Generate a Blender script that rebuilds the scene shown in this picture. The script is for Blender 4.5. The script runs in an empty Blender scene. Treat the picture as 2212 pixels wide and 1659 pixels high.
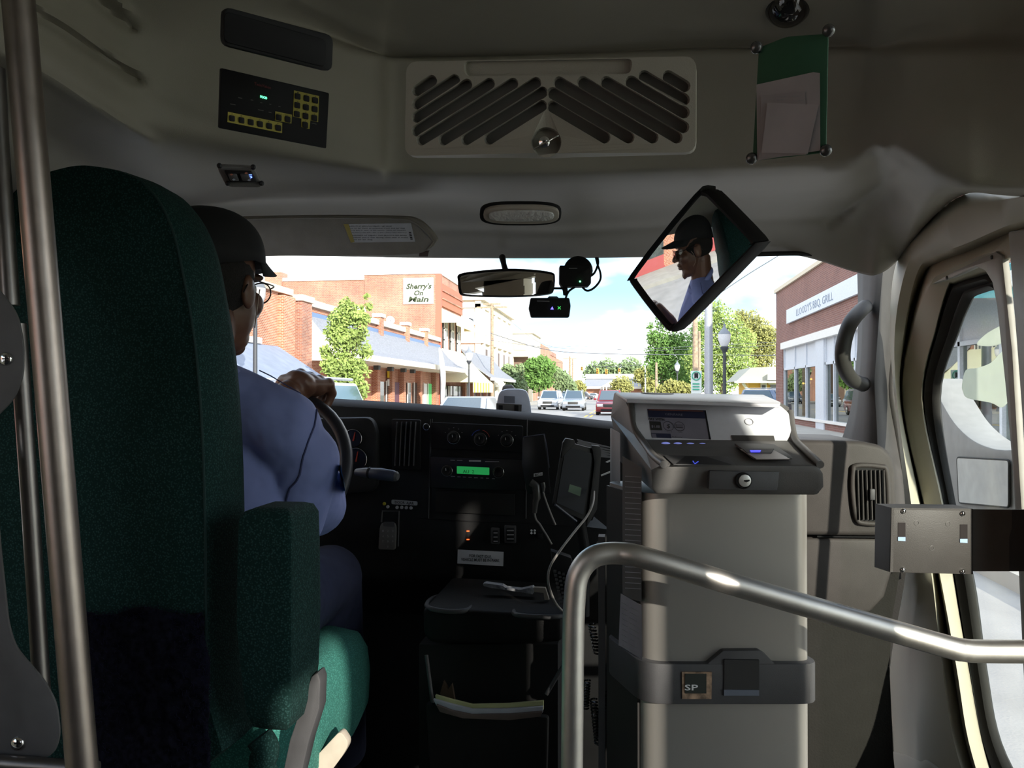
import bpy, bmesh, math, random
from mathutils import Vector as V, Matrix, noise
random.seed(7)
# ---------------------------------------------------------------- camera, sky, sun, exposure
CX, CY, F = 1106.0, 829.5, 1780.0          # photograph 2212 x 1659
YAW, PITCH = math.radians(7.8), math.atan(18.5/1780)
RT = V((math.cos(YAW), math.sin(YAW), 0))
FW = V((-math.sin(YAW)*math.cos(PITCH), math.cos(YAW)*math.cos(PITCH), math.sin(PITCH)))
UP = RT.cross(FW)
scene = bpy.context.scene
COL = scene.collection
cd = bpy.data.cameras.new('camera'); cam = bpy.data.objects.new('camera', cd); COL.objects.link(cam)
cd.sensor_width = 36; cd.lens = 36*F/2212; cd.clip_start = .02; cd.clip_end = 2000
cam.matrix_world = Matrix((( RT.x, UP.x, -FW.x, 0), (RT.y, UP.y, -FW.y, 0), (RT.z, UP.z, -FW.z, 0), (0, 0, 0, 1)))
scene.camera = cam
scene.view_settings.view_transform = 'Standard'; scene.view_settings.look = 'None'
scene.view_settings.gamma = 1; scene.view_settings.use_curve_mapping = False
scene.view_settings.exposure = 1.55
scene.cycles.max_bounces = 10; scene.cycles.diffuse_bounces = 6; scene.cycles.transparent_max_bounces = 24
scene.cycles.sample_clamp_indirect = 6; scene.cycles.caustics_reflective = False; scene.cycles.caustics_refractive = False
SUN = V((.50, -.80, .31)).normalized()
sd = bpy.data.lights.new('sun', 'SUN'); sd.energy = 2.5; sd.angle = math.radians(.6); sd.color = (1, .93, .82)
sun = bpy.data.objects.new('sun', sd); COL.objects.link(sun); sun.rotation_euler = SUN.to_track_quat('Z', 'Y').to_euler()
w = bpy.data.worlds.new('sky'); scene.world = w; w.use_nodes = True
nt = w.node_tree; nt.nodes.clear()
def nn(t, ty, **k):
    n = t.nodes.new(ty)
    for a, b in k.items(): setattr(n, a, b)
    return n
def lk(t, a, b): t.links.new(a, b)
wo = nn(nt, 'ShaderNodeOutputWorld'); bg = nn(nt, 'ShaderNodeBackground'); tc = nn(nt, 'ShaderNodeTexCoord')
sp = nn(nt, 'ShaderNodeSeparateXYZ'); lk(nt, tc.outputs['Generated'], sp.inputs[0])
gr = nn(nt, 'ShaderNodeValToRGB'); e = gr.color_ramp.elements
e[0].position = .0; e[0].color = (.55, .66, .74, 1); e[1].position = .55; e[1].color = (.12, .26, .52, 1)
e.new(.12).color = (.22, .40, .54, 1); lk(nt, sp.outputs[2], gr.inputs[0])
mp = nn(nt, 'ShaderNodeMapping'); mp.inputs['Scale'].default_value = (1, 1, 2.6); mp.inputs['Location'].default_value = (.35, .1, .2)
lk(nt, tc.outputs['Generated'], mp.inputs[0])
nz = nn(nt, 'ShaderNodeTexNoise'); nz.inputs['Scale'].default_value = 2.6; nz.inputs['Detail'].default_value = 6; nz.inputs['Roughness'].default_value = .5
lk(nt, mp.outputs[0], nz.inputs['Vector'])
cr = nn(nt, 'ShaderNodeValToRGB'); cr.color_ramp.elements[0].position = .40; cr.color_ramp.elements[1].position = .56
lk(nt, nz.outputs['Fac'], cr.inputs[0])
mx = nn(nt, 'ShaderNodeMixRGB'); mx.inputs['Color2'].default_value = (1.0, 1.0, 1.0, 1)
lk(nt, cr.outputs[0], mx.inputs['Fac']); lk(nt, gr.outputs[0], mx.inputs['Color1'])
lk(nt, mx.outputs[0], bg.inputs[0]); bg.inputs[1].default_value = 1.1; lk(nt, bg.outputs[0], wo.inputs[0])

# ---------------------------------------------------------------- helpers
def P(px, py, D): return FW*D + RT*((px-CX)/F*D) - UP*((py-CY)/F*D)
def ray(px, py): return FW + RT*((px-CX)/F) - UP*((py-CY)/F)
def onX(px, py, X): d = ray(px, py); return d*(X/d.x)
def onY(px, py, Y): d = ray(px, py); return d*(Y/d.y)
def onZ(px, py, Z): d = ray(px, py); return d*(Z/d.z)
def onP(px, py, o, n): d = ray(px, py); return d*(o.dot(n)/d.dot(n))
MC = {}
def mat(name, col, rough=.6, metal=0., nz=None, bump=None, em=None, emc=None, coat=0., build=None, spec=.5, sheen=0):
    if name in MC: return MC[name]
    m = bpy.data.materials.new(name); m.use_nodes = True; t = m.node_tree; b = t.nodes['Principled BSDF']
    b.inputs['Base Color'].default_value = (*col, 1); b.inputs['Roughness'].default_value = rough; b.inputs['Metallic'].default_value = metal
    b.inputs['Coat Weight'].default_value = coat; b.inputs['Specular IOR Level'].default_value = spec
    if sheen: b.inputs['Sheen Weight'].default_value = sheen
    c = nn(t, 'ShaderNodeTexCoord')
    s, a = nz or (30, .08)
    n = nn(t, 'ShaderNodeTexNoise'); n.inputs['Scale'].default_value = s; n.inputs['Detail'].default_value = 3; lk(t, c.outputs['Object'], n.inputs['Vector'])
    r = nn(t, 'ShaderNodeValToRGB'); r.color_ramp.elements[0].color = (*[max(0, x*(1-a)) for x in col], 1); r.color_ramp.elements[1].color = (*[min(1, x*(1+a)) for x in col], 1)
    r.color_ramp.elements[0].position = .3; r.color_ramp.elements[1].position = .7
    lk(t, n.outputs['Fac'], r.inputs[0]); lk(t, r.outputs[0], b.inputs['Base Color'])
    if bump:
        n2 = nn(t, 'ShaderNodeTexNoise'); n2.inputs['Scale'].default_value = bump[0]; lk(t, c.outputs['Object'], n2.inputs['Vector'])
        bp = nn(t, 'ShaderNodeBump'); bp.inputs['Strength'].default_value = bump[1]; bp.inputs['Distance'].default_value = bump[2] if len(bump) > 2 else .002
        lk(t, n2.outputs['Fac'], bp.inputs['Height']); lk(t, bp.outputs[0], b.inputs['Normal'])
    if em: b.inputs['Emission Color'].default_value = (*(emc or col), 1); b.inputs['Emission Strength'].default_value = em
    if build: build(t, b, c)
    MC[name] = m; return m
def glassmat(name, tint=(1, 1, 1), refl=.06, rough=.02):
    if name in MC: return MC[name]
    m = bpy.data.materials.new(name); m.use_nodes = True; t = m.node_tree; t.nodes.clear()
    o = nn(t, 'ShaderNodeOutputMaterial'); a = nn(t, 'ShaderNodeBsdfTransparent'); a.inputs[0].default_value = (*tint, 1)
    g = nn(t, 'ShaderNodeBsdfGlossy'); g.inputs['Roughness'].default_value = rough; x = nn(t, 'ShaderNodeMixShader')
    x.inputs[0].default_value = refl; lk(t, a.outputs[0], x.inputs[1]); lk(t, g.outputs[0], x.inputs[2]); lk(t, x.outputs[0], o.inputs[0])
    MC[name] = m; return m
def wloc(o):
    p = V((0, 0, 0))
    while o is not None: p += o.location; o = o.parent
    return p
def tag(o, label=None, cat=None, group=None, kind=None):
    if label: o['label'] = label
    if cat: o['category'] = cat
    if group: o['group'] = group
    if kind: o['kind'] = kind
    return o
def thing(name, label, cat, loc, group=None):
    o = bpy.data.objects.new(name, None); COL.objects.link(o); o.location = loc; o.empty_display_size = .05
    return tag(o, label, cat, group)
def dup(root, delta=None, loc=None, rz=0, label=None, group=None):
    def cp(o, par):
        c = o.copy(); COL.objects.link(c)
        if par: c.parent = par
        for ch in [k for k in KIDS.get(o.name, [])]: 
            d = cp(ch, c); KIDS.setdefault(c.name, []).append(d)
        return c
    r = cp(root, None)
    if loc is not None: r.location = loc
    if delta is not None: r.location = r.location + delta
    if rz: r.rotation_euler.z += rz
    if label: r['label'] = label
    if group: r['group'] = group
    return r
KIDS = {}
class B:
    """collects shapes into one mesh"""
    def __init__(s): s.v = []; s.f = []; s.mi = []; s.k = 0
    def m(s, k): s.k = k; return s
    def add(s, vs, fs):
        o = len(s.v); s.v += [V(x) for x in vs]
        for f in fs: s.f.append([i+o for i in f]); s.mi.append(s.k)
        return s
    def prism(s, pts, off):
        n = len(pts); off = V(off); q = [V(p) for p in pts]
        return s.add(q+[p+off for p in q], [list(range(n))[::-1], list(range(n, 2*n))]+[[i, (i+1) % n, (i+1) % n+n, i+n] for i in range(n)])
    def box(s, lo, hi):
        (a, b, c), (d, e_, f) = lo, hi
        return s.prism([(a, b, c), (d, b, c), (d, e_, c), (a, e_, c)], (0, 0, f-c))
    def obox(s, c, ax, ay, az):
        c = V(c); ax, ay, az = V(ax), V(ay), V(az)
        return s.prism([c-ax-ay-az, c+ax-ay-az, c+ax+ay-az, c-ax+ay-az], az*2)
    def tube(s, pts, r, n=12, cap=True, closed=False):
        pts = [V(p) for p in pts]; N = len(pts); rs = r if isinstance(r, (list, tuple)) else [r]*N
        base = len(s.v); u = None
        for i, p in enumerate(pts):
            if closed: d = (pts[(i+1) % N]-pts[i-1])
            else: d = pts[min(i+1, N-1)]-pts[max(i-1, 0)]
            d.normalize()
            if u is None: u = d.orthogonal().normalized()
            u = (u-d*u.dot(d)).normalized(); w_ = d.cross(u)
            for k in range(n):
                a = 2*math.pi*k/n; s.v.append(p+(u*math.cos(a)+w_*math.sin(a))*rs[i])
        M = N if closed else N-1
        for i in range(M):
            for k in range(n):
                a = base+i*n+k; b = base+i*n+(k+1) % n; c = base+((i+1) % N)*n+(k+1) % n; d_ = base+((i+1) % N)*n+k
                s.f.append([a, b, c, d_]); s.mi.append(s.k)
        if cap and not closed:
            s.f.append([base+k for k in range(n)][::-1]); s.mi.append(s.k)
            s.f.append([base+(N-1)*n+k for k in range(n)]); s.mi.append(s.k)
        return s
    def lathe(s, o, axis, prof, n=20):
        o = V(o); axis = V(axis).normalized(); u = axis.orthogonal().normalized(); w_ = axis.cross(u); base = len(s.v); N = len(prof)
        for h, r in prof:
            for k in range(n):
                a = 2*math.pi*k/n; s.v.append(o+axis*h+(u*math.cos(a)+w_*math.sin(a))*max(r, 1e-5))
        for i in range(N-1):
            for k in range(n):
                s.f.append([base+i*n+k, base+i*n+(k+1) % n, base+(i+1)*n+(k+1) % n, base+(i+1)*n+k]); s.mi.append(s.k)
        s.f.append([base+k for k in range(n)][::-1]); s.mi.append(s.k); s.f.append([base+(N-1)*n+k for k in range(n)]); s.mi.append(s.k)
        return s
    def ball(s, c, r, n=10, m=8, rot=None):
        c = V(c); r = r if isinstance(r, (list, tuple)) else (r, r, r); base = len(s.v)
        for i in range(m+1):
            t = math.pi*i/m
            for k in range(n):
                a = 2*math.pi*k/n; p = V((r[0]*math.sin(t)*math.cos(a), r[1]*math.sin(t)*math.sin(a), r[2]*math.cos(t)))
                if rot is not None: p = rot @ p
                s.v.append(c+p)
        for i in range(m):
            for k in range(n):
                q = [base+i*n+k, base+(i+1)*n+k, base+(i+1)*n+(k+1) % n, base+i*n+(k+1) % n]
                s.f.append(q); s.mi.append(s.k)
        return s
    def grid(s, rows):
        base = len(s.v); n = len(rows[0])
        for r in rows: s.v += [V(p) for p in r]
        for i in range(len(rows)-1):
            for k in range(n-1):
                s.f.append([base+i*n+k, base+i*n+k+1, base+(i+1)*n+k+1, base+(i+1)*n+k]); s.mi.append(s.k)
        return s
    def cone(s, p0, r0, p1, r1, n=12):
        """tapered capsule"""
        p0, p1 = V(p0), V(p1); s.ball(p0, r0, n, 8); s.ball(p1, r1, n, 8); s.tube([p0, p1], [r0, r1], n)
        return s
    def obj(s, name, mats, parent=None, bevel=0, seg=2, smooth=False, label=None, clean=False, solid=0, sub=0, wn=False):
        me = bpy.data.meshes.new(name); off = wloc(parent)
        me.from_pydata([tuple(v-off) for v in s.v], [], s.f)
        ms = mats if isinstance(mats, (list, tuple)) else [mats]
        for m in ms: me.materials.append(m)
        if len(ms) > 1: me.polygons.foreach_set('material_index', s.mi)
        bm = bmesh.new(); bm.from_mesh(me)
        if clean: bmesh.ops.remove_doubles(bm, verts=bm.verts, dist=1e-5)
        bmesh.ops.recalc_face_normals(bm, faces=bm.faces) if clean != 'keep' else None
        if bevel:
            try: bmesh.ops.bevel(bm, geom=[e for e in bm.edges if len(e.link_faces) == 2 and e.calc_face_angle(0) > .5], offset=bevel, segments=seg, profile=.5, affect='EDGES', clamp_overlap=True)
            except Exception: pass
        bm.to_mesh(me); bm.free()
        if smooth or bevel:
            me.polygons.foreach_set('use_smooth', [True]*len(me.polygons))
            try: me.set_sharp_from_angle(angle=math.radians(50 if smooth is True else 35))
            except Exception: pass
        o = bpy.data.objects.new(name, me); COL.objects.link(o)
        if parent is not None: o.parent = parent; KIDS.setdefault(parent.name, []).append(o)
        if label: o['label'] = label
        if solid:
            t_ = sum(p_.normal.dot(p_.center+off)*p_.area for p_ in me.polygons)
            md = o.modifiers.new('solid', 'SOLIDIFY'); md.thickness = solid; md.offset = -1 if t_ < 0 else 1
        if sub: md = o.modifiers.new('sub', 'SUBSURF'); md.levels = md.render_levels = sub
        return o
def cr_pts(pts, n=8, closed=False):
    pts = [V(p) for p in pts]; N = len(pts); out = []
    rng = range(N if closed else N-1)
    for i in rng:
        if closed: a, b, c, d = pts[i-1], pts[i], pts[(i+1) % N], pts[(i+2) % N]
        else: a, b, c, d = pts[max(i-1, 0)], pts[i], pts[i+1], pts[min(i+2, N-1)]
        for k in range(n):
            t = k/n; out.append(.5*((2*b)+(c-a)*t+(2*a-5*b+4*c-d)*t*t+(3*b-a-3*c+d)*t**3))
    if not closed: out.append(pts[-1])
    return out
def rpoly(pts, r, n=4):
    """round the corners of a planar polygon"""
    pts = [V(p) for p in pts]; out = []; N = len(pts)
    for i in range(N):
        a, b, c = pts[i-1], pts[i], pts[(i+1) % N]; rr = min(r, (a-b).length*.49, (c-b).length*.49)
        p = b+(a-b).normalized()*rr; q = b+(c-b).normalized()*rr
        for k in range(n+1):
            t = k/n; out.append(p*(1-t)**2+b*2*t*(1-t)+q*t*t)
    return out
TEXTS = []
def text(s, parent, name, p, u, v, m, label=None, bold=0, ext=.0002, font=None):
    """flat lettering: p lower left, u full width vector, v cap height vector"""
    TEXTS.append((s, parent, name, V(p), V(u), V(v), m, label, bold, ext))
def make_texts():
    tmp = []
    for t in TEXTS:
        c = bpy.data.curves.new('t', 'FONT'); c.body = t[0]; c.resolution_u = 2; c.offset = t[8]
        o = bpy.data.objects.new('t', c); COL.objects.link(o); tmp.append(o)
    bpy.context.view_layer.update(); dg = bpy.context.evaluated_depsgraph_get()
    for o, (s, parent, name, p, u, v, m, label, bold, ext) in zip(tmp, TEXTS):
        me = bpy.data.meshes.new_from_object(o.evaluated_get(dg)); me.name = name
        xs = [q.co.x for q in me.vertices]; ys = [q.co.y for q in me.vertices]
        if not xs: continue
        x0, x1 = min(xs), max(xs); h = .7 if len(s) > 2 else max(ys)
        n = u.cross(v).normalized()*ext; off = wloc(parent)
        for q in me.vertices: q.co = p-off+u*((q.co.x-x0)/max(x1-x0, 1e-4))+v*(q.co.y/h)+n
        me.materials.clear(); me.materials.append(m)
        ob = bpy.data.objects.new(name, me); COL.objects.link(ob); ob.parent = parent
        if label: ob['label'] = label
    for o in tmp: c = o.data; bpy.data.objects.remove(o); bpy.data.curves.remove(c)

# ---------------------------------------------------------------- materials
def weave(sc, c2, st=.6):
    def f(t, b, c):
        mp = nn(t, 'ShaderNodeMapping'); mp.inputs['Rotation'].default_value = (.3, .2, .5); lk(t, c.outputs['Object'], mp.inputs[0])
        v = nn(t, 'ShaderNodeTexVoronoi'); v.inputs['Scale'].default_value = sc; lk(t, mp.outputs[0], v.inputs['Vector'])
        r = nn(t, 'ShaderNodeValToRGB'); r.color_ramp.elements[0].color = (*c2, 1); r.color_ramp.elements[0].position = .15
        base = b.inputs['Base Color'].default_value; r.color_ramp.elements[1].color = tuple(base); r.color_ramp.elements[1].position = .5
        lk(t, v.outputs['Distance'], r.inputs[0]); lk(t, r.outputs[0], b.inputs['Base Color'])
        bp = nn(t, 'ShaderNodeBump'); bp.inputs['Strength'].default_value = st; bp.inputs['Distance'].default_value = .001; bp.invert = True
        lk(t, v.outputs['Distance'], bp.inputs['Height']); lk(t, bp.outputs[0], b.inputs['Normal'])
    return f
def brushed(t, b, c):
    mp = nn(t, 'ShaderNodeMapping'); mp.inputs['Scale'].default_value = (60, 60, 3); lk(t, c.outputs['Object'], mp.inputs[0])
    n = nn(t, 'ShaderNodeTexNoise'); n.inputs['Scale'].default_value = 20; lk(t, mp.outputs[0], n.inputs['Vector'])
    mr = nn(t, 'ShaderNodeMapRange'); mr.inputs['To Min'].default_value = b.inputs['Roughness'].default_value-.05; mr.inputs['To Max'].default_value = b.inputs['Roughness'].default_value+.08
    lk(t, n.outputs['Fac'], mr.inputs['Value']); lk(t, mr.outputs[0], b.inputs['Roughness'])
def bricks(c1, c2, mortar, bw=.22, bh=.075, stain=.3):
    def f(t, b, c):
        s = nn(t, 'ShaderNodeSeparateXYZ'); lk(t, c.outputs['Object'], s.inputs[0])
        a = nn(t, 'ShaderNodeMath', operation='ADD'); lk(t, s.outputs[0], a.inputs[0]); lk(t, s.outputs[1], a.inputs[1])
        k = nn(t, 'ShaderNodeCombineXYZ'); lk(t, a.outputs[0], k.inputs[0]); lk(t, s.outputs[2], k.inputs[1])
        r = nn(t, 'ShaderNodeTexBrick'); lk(t, k.outputs[0], r.inputs['Vector']); r.inputs['Scale'].default_value = 1
        r.inputs['Brick Width'].default_value = bw; r.inputs['Row Height'].default_value = bh; r.inputs['Mortar Size'].default_value = bh*.14; r.inputs['Mortar Smooth'].default_value = .1
        r.inputs['Color1'].default_value = (*c1, 1); r.inputs['Color2'].default_value = (*c2, 1); r.inputs['Mortar'].default_value = (*mortar, 1)
        n = nn(t, 'ShaderNodeTexNoise'); n.inputs['Scale'].default_value = .45; n.inputs['Detail'].default_value = 6; lk(t, c.outputs['Object'], n.inputs['Vector'])
        q = nn(t, 'ShaderNodeValToRGB'); q.color_ramp.elements[0].color = (1-stain,)*3+(1,); q.color_ramp.elements[0].position = .35; q.color_ramp.elements[1].position = .62
        lk(t, n.outputs['Fac'], q.inputs[0])
        x = nn(t, 'ShaderNodeMixRGB', blend_type='MULTIPLY'); x.inputs['Fac'].default_value = 1; lk(t, r.outputs['Color'], x.inputs['Color1']); lk(t, q.outputs[0], x.inputs['Color2'])
        lk(t, x.outputs[0], b.inputs['Base Color'])
        bp = nn(t, 'ShaderNodeBump'); bp.invert = True; bp.inputs['Distance'].default_value = .01; lk(t, r.outputs['Fac'], bp.inputs['Height']); lk(t, bp.outputs[0], b.inputs['Normal'])
    return f
SHELL = mat('moulded_grey_beige_plastic', (.32, .298, .25), .55, nz=(6, .05), bump=(900, .25, .001))
TRIM = mat('cream_door_trim', (.46, .43, .335), .5, nz=(5, .06), spec=.3)
DARKTRIM = mat('charcoal_pillar_trim', (.040, .039, .035), .6, bump=(900, .2, .001))
BLACK = mat('black_plastic', (.010, .010, .011), .6, bump=(700, .2, .001), spec=.25)
DASH = mat('black_dash_vinyl', (.012, .012, .0125), .6, nz=(20, .15), bump=(600, .25, .001), spec=.25)
DASHR = mat('daylit_dash_vinyl', (.048, .042, .039), .6, nz=(20, .1), bump=(600, .25, .001), spec=.35)  # dash vinyl again, lightened to imitate daylight on the passenger end
RUBBER = mat('black_rubber', (.02, .02, .018), .75)
STEEL = mat('brushed_stainless_steel', (.68, .65, .60), .42, 1., build=brushed)
SATIN = mat('satin_stainless_sheet', (.34, .325, .30), .42, .55, build=brushed, nz=(3, .05))
CHROME = mat('chrome', (.8, .8, .8), .12, 1.)
GREYP = mat('grey_moulded_plastic', (.115, .112, .108), .5, bump=(900, .2, .001))
DGREYP = mat('dark_grey_plastic', (.06, .06, .063), .55, bump=(900, .2, .001))
LGREYP = mat('light_grey_plastic', (.52, .53, .56), .4)
TEAL = mat('teal_woven_fabric', (.005, .024, .021), .9, build=weave(300, (.024, .07, .066)), spec=.2)
SHIRT = mat('blue_shirt_cotton', (.22, .26, .52), .85, nz=(8, .1), bump=(14, .6, .02))
NAVY = mat('navy_trousers', (.02, .025, .06), .9, bump=(16, .5, .02))
SKIN = mat('brown_skin', (.14, .065, .04), .42, nz=(14, .15), bump=(80, .2, .002))
CAP = mat('black_cap_cloth', (.008, .008, .009), .85)
WHITE = mat('white_paper', (.75, .75, .76), .7, nz=(12, .04))
INK = mat('black_ink', (.012, .012, .014), .8)
WINK = mat('white_ink', (.7, .7, .7), .7)
GLASS = glassmat('clear_window_glass', (.97, .985, .97), .025)
DGLASS = mat('dark_window_glass', (.03, .045, .05), .08, coat=.5, nz=(2, .5))
MIRROR = mat('mirror_silver', (.86, .87, .88), .015, 1., nz=(2, .02))
# ---------------------------------------------------------------- moulded overhead shell
def shell_grid(cols, nu, nv, feats=()):
    """cols: list of columns of world points; Catmull-Rom both ways; feats: ridges (polyline px, height, width px)"""
    rows = []
    dense = [cr_pts(c, nv) for c in cols]
    for j in range(len(dense[0])): rows.append(cr_pts([c[j] for c in dense], nu))
    for row in rows:
        for p in row:
            d = p.dot(FW)
            if d < .05: continue
            x = CX+p.dot(RT)/d*F; y = CY-p.dot(UP)/d*F; o = 0
            for pts, h, wd in feats:
                best = 1e9
                for (ax, ay), (bx, by) in zip(pts, pts[1:]):
                    t = max(0, min(1, ((x-ax)*(bx-ax)+(y-ay)*(by-ay))/((bx-ax)**2+(by-ay)**2)))
                    best = min(best, math.hypot(x-ax-t*(bx-ax), y-ay-t*(by-ay)))
                if best < 3*wd: o += h*math.exp(-(best/wd)**2)
            if o: p += -p.normalized()*o
    return rows
ZC = .74
def top(px, Y=.95): d = ray(px, 848); return V((d.x*Y/d.y, Y, ZC))
cols = []
def colm(x0, pts): cols.append([V((top(x0).x, -.2, ZC+.01)), top(x0)]+[p if isinstance(p, V) else onY(*p) for p in pts])
colm(-900, [(-900, -250, .56), (-900, -120, .56), (-900, 0, .56), (-900, 20, .57), (-900, 180, .6), (-900, 300, .62), (-900, 420, .62)])
colm(-300, [(-300, -330, .72), (-300, -220, .74), (-300, -70, .75), (-300, -20, .76), (-300, 150, .85), (-300, 300, .88), (-300, 470, .88)])
colm(90, [(90, -200, .98), (90, -60, 1.0), (90, 60, 1.01), (90, 155, 1.03), (90, 290, 1.2), (90, 400, 1.25), (90, 520, 1.26)])
colm(320, [(320, -90, 1.1), (310, 60, 1.18), (310, 200, 1.21), (325, 300, 1.26), (370, 395, 1.5), (410, 455, 1.8), (430, 560, 2.0)])
colm(600, [(600, -20, 1.27), (600, 90, 1.32), (600, 285, 1.36), (600, 355, 1.42), (600, 412, 1.68), (600, 460, 1.92), (600, 553, 2.15)])
colm(800, [(800, 72, 1.41), (800, 130, 1.43), (800, 322, 1.47), (800, 382, 1.52), (800, 430, 1.8), (800, 478, 1.98), (800, 555, 2.18)])
colm(880, [(880, 88, 1.46), (880, 140, 1.49), (880, 330, 1.53), (880, 390, 1.58), (880, 435, 1.85), (880, 490, 2.02), (880, 557, 2.2)])
colm(1200, [(1200, 80, 1.48), (1200, 135, 1.51), (1200, 330, 1.55), (1200, 390, 1.6), (1200, 440, 1.88), (1200, 493, 2.04), (1200, 558, 2.2)])
colm(1500, [(1500, 62, 1.48), (1500, 125, 1.51), (1500, 322, 1.55), (1500, 380, 1.6), (1500, 432, 1.86), (1500, 490, 2.04), (1500, 554, 2.2)])
colm(1700, [(1700, 60, 1.46), (1700, 125, 1.49), (1700, 318, 1.53), (1700, 374, 1.58), (1700, 425, 1.84), (1700, 474, 2.02), (1700, 549, 2.17)])
colm(1830, [(1830, 50, 1.43), (1830, 125, 1.46), (1830, 300, 1.5), (1828, 366, 1.55), (1830, 410, 1.8), (1832, 458, 2.0), (1848, 588, 2.13)])
colm(1900, [(1900, 40, 1.38), (1900, 130, 1.42), (1890, 280, 1.45), (1893, 330, 1.5), (1905, 385, 1.74), (1905, 430, 1.92), (1895, 593, 2.1)])
colm(1960, [(1960, 30, 1.36), (1960, 130, 1.38), (1952, 290, 1.41), (1950, 350, 1.46), (1955, 402, 1.65), (1952, 455, 1.85), onX(1940, 562, .66)])
colm(2030, [(2030, 20, 1.34), (2030, 130, 1.36), (2022, 300, 1.38), (2020, 376, 1.41), (2015, 410, 1.5), (2010, 440, 1.65), onX(2001, 485, .66)])
colm(2090, [(2090, 10, 1.33), (2090, 130, 1.35), (2088, 310, 1.37), (2085, 395, 1.39), (2083, 408, 1.45), (2082, 414, 1.58), onX(2082, 421, .66)])
colm(2212, [(2212, 0, 1.32), (2212, 130, 1.34), (2212, 320, 1.36), (2212, 398, 1.37), (2212, 410, 1.4), (2212, 416, 1.44), onX(2212, 424, .66)])
colm(2700, [(2700, -60, 1.2), (2700, 130, 1.22), (2700, 320, 1.24), (2700, 400, 1.25), (2700, 412, 1.26), (2700, 420, 1.28), (2700, 428, 1.3)])
feats = [([(-100, -70), (80, 30), (298, 172)], -.020, 12), ([(-100, -86), (90, 18), (300, 158)], .009, 7), ([(150, -60), (230, 20), (285, 60)], -.016, 10), ([(200, -60), (262, 10), (282, 30)], .013, 9),
         ([(-100, 60), (90, 160), (330, 308)], .018, 14), ([(640, 0), (720, 40), (800, 76), (870, 90)], .008, 10), ([(1460, 66), (1560, 58), (1650, 68)], .008, 9),
         ([(1790, 375), (1850, 368), (1905, 325)], .013, 13), ([(1835, 460), (1880, 425), (1945, 374)], .013, 13), ([(1790, 484), (1840, 448), (1925, 372)], -.010, 9),
         ([(1540, 478), (1700, 472), (1800, 468), (1840, 446)], -.008, 10), ([(940, 495), (1200, 502), (1400, 490), (1540, 478)], -.006, 10),
         ([(1930, 330), (1965, 355), (2010, 392), (2060, 405)], -.012, 14)]
s = B().grid(shell_grid(cols, 20, 15, feats))
cap_shell = s.obj('ceiling', SHELL, smooth=True, clean='keep', solid=.012)
tag(cap_shell, 'grey moulded plastic overhead shell above windshield and driver', kind='structure')

# rest of the saloon: roof, floor, side walls with windows (rear openings shaped to steer daylight), rear wall
def st(name, b, m, label=None, parent=None, **k):
    o = b.obj(name, m, parent, **k)
    if parent is None: o['kind'] = 'structure'
    if label: o['label'] = label
    return o
FZ = -1.2
st('ceiling', B().box((-1.4, -4, ZC), (1.24, -.15, ZC+.04)).box((.38, -.2, ZC+.005), (1.24, 1.34, ZC+.04)).box((-1.42, -.2, ZC+.005), (-.9, 1.3, ZC+.04)), SHELL, 'flat saloon ceiling panel behind the camera')
FLOORM = mat('black_ribbed_floor', (.012, .012, .012), .85, bump=(200, .3))
st('floor', B().box((-1.4, -4, FZ-.05), (1.24, 2.6, FZ)), FLOORM, 'black rubber cab floor')
wl = B()
for a in ((-4, .95, FZ, -.38), (-4, .95, .45, ZC), (-4, -1.5, -.38, .45), (-.6, -.5, -.38, .45), (.3, .95, -.38, .45)):
    wl.box((-1.42, a[0], a[2]), (-1.36, a[1], a[3]))
wl.box((-1.42, .95, FZ), (-1.14, 1.0, ZC)); wl.box((-1.20, 1.0, FZ), (-1.14, 2.6, -.28)); wl.box((-1.20, 2.2, -.28), (-1.14, 2.3, .4)); wl.box((-1.20, 1.0, .36), (-1.14, 2.3, ZC))
st('wall_left', wl, TRIM, 'side wall with window openings left of the driver')
wr = B()
for a in ((-4, .1, FZ, -.35), (-4, -.57, .62, ZC+.03), (-.43, 1.3, .62, ZC+.03), (-.57, -.43, .70, ZC+.03), (-4, -1.6, -.35, .62), (-1.15, -.57, -.35, .70), (-.43, -.14, -.35, .62), (1.28, 1.34, FZ, ZC), (.1, 1.3, FZ, -1.1)):  # unseen openings behind the door are placed to let chosen sun beams in
    wr.box((1.15, a[0], a[2]), (1.21, a[1], a[3]))
wr.box((.72, 1.30, FZ), (1.21, 1.34, -.62)); wr.box((.70, .95, .33), (.72, 1.82, ZC)); wr.box((.68, 1.30, .42), (1.21, 1.34, ZC))  # second box is an added backing board closing a light gap
st('wall_right', wr, TRIM, 'side wall with the entry door opening and unseen slots shaped for sun patches')
st('wall_rear', B().box((-1.4, -4.05, FZ), (1.24, -4, ZC)), SHELL, 'rear wall of the saloon')
g = B().box((-1.17, 1.0, -.28), (-1.166, 2.2, .36)); st('window_1', g, GLASS, 'driver side window pane')
g = B(); g.box((1.16, -.1, -1.1), (1.164, 1.28, .62)); st('window_2', g, GLASS, 'entry door glass')
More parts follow.
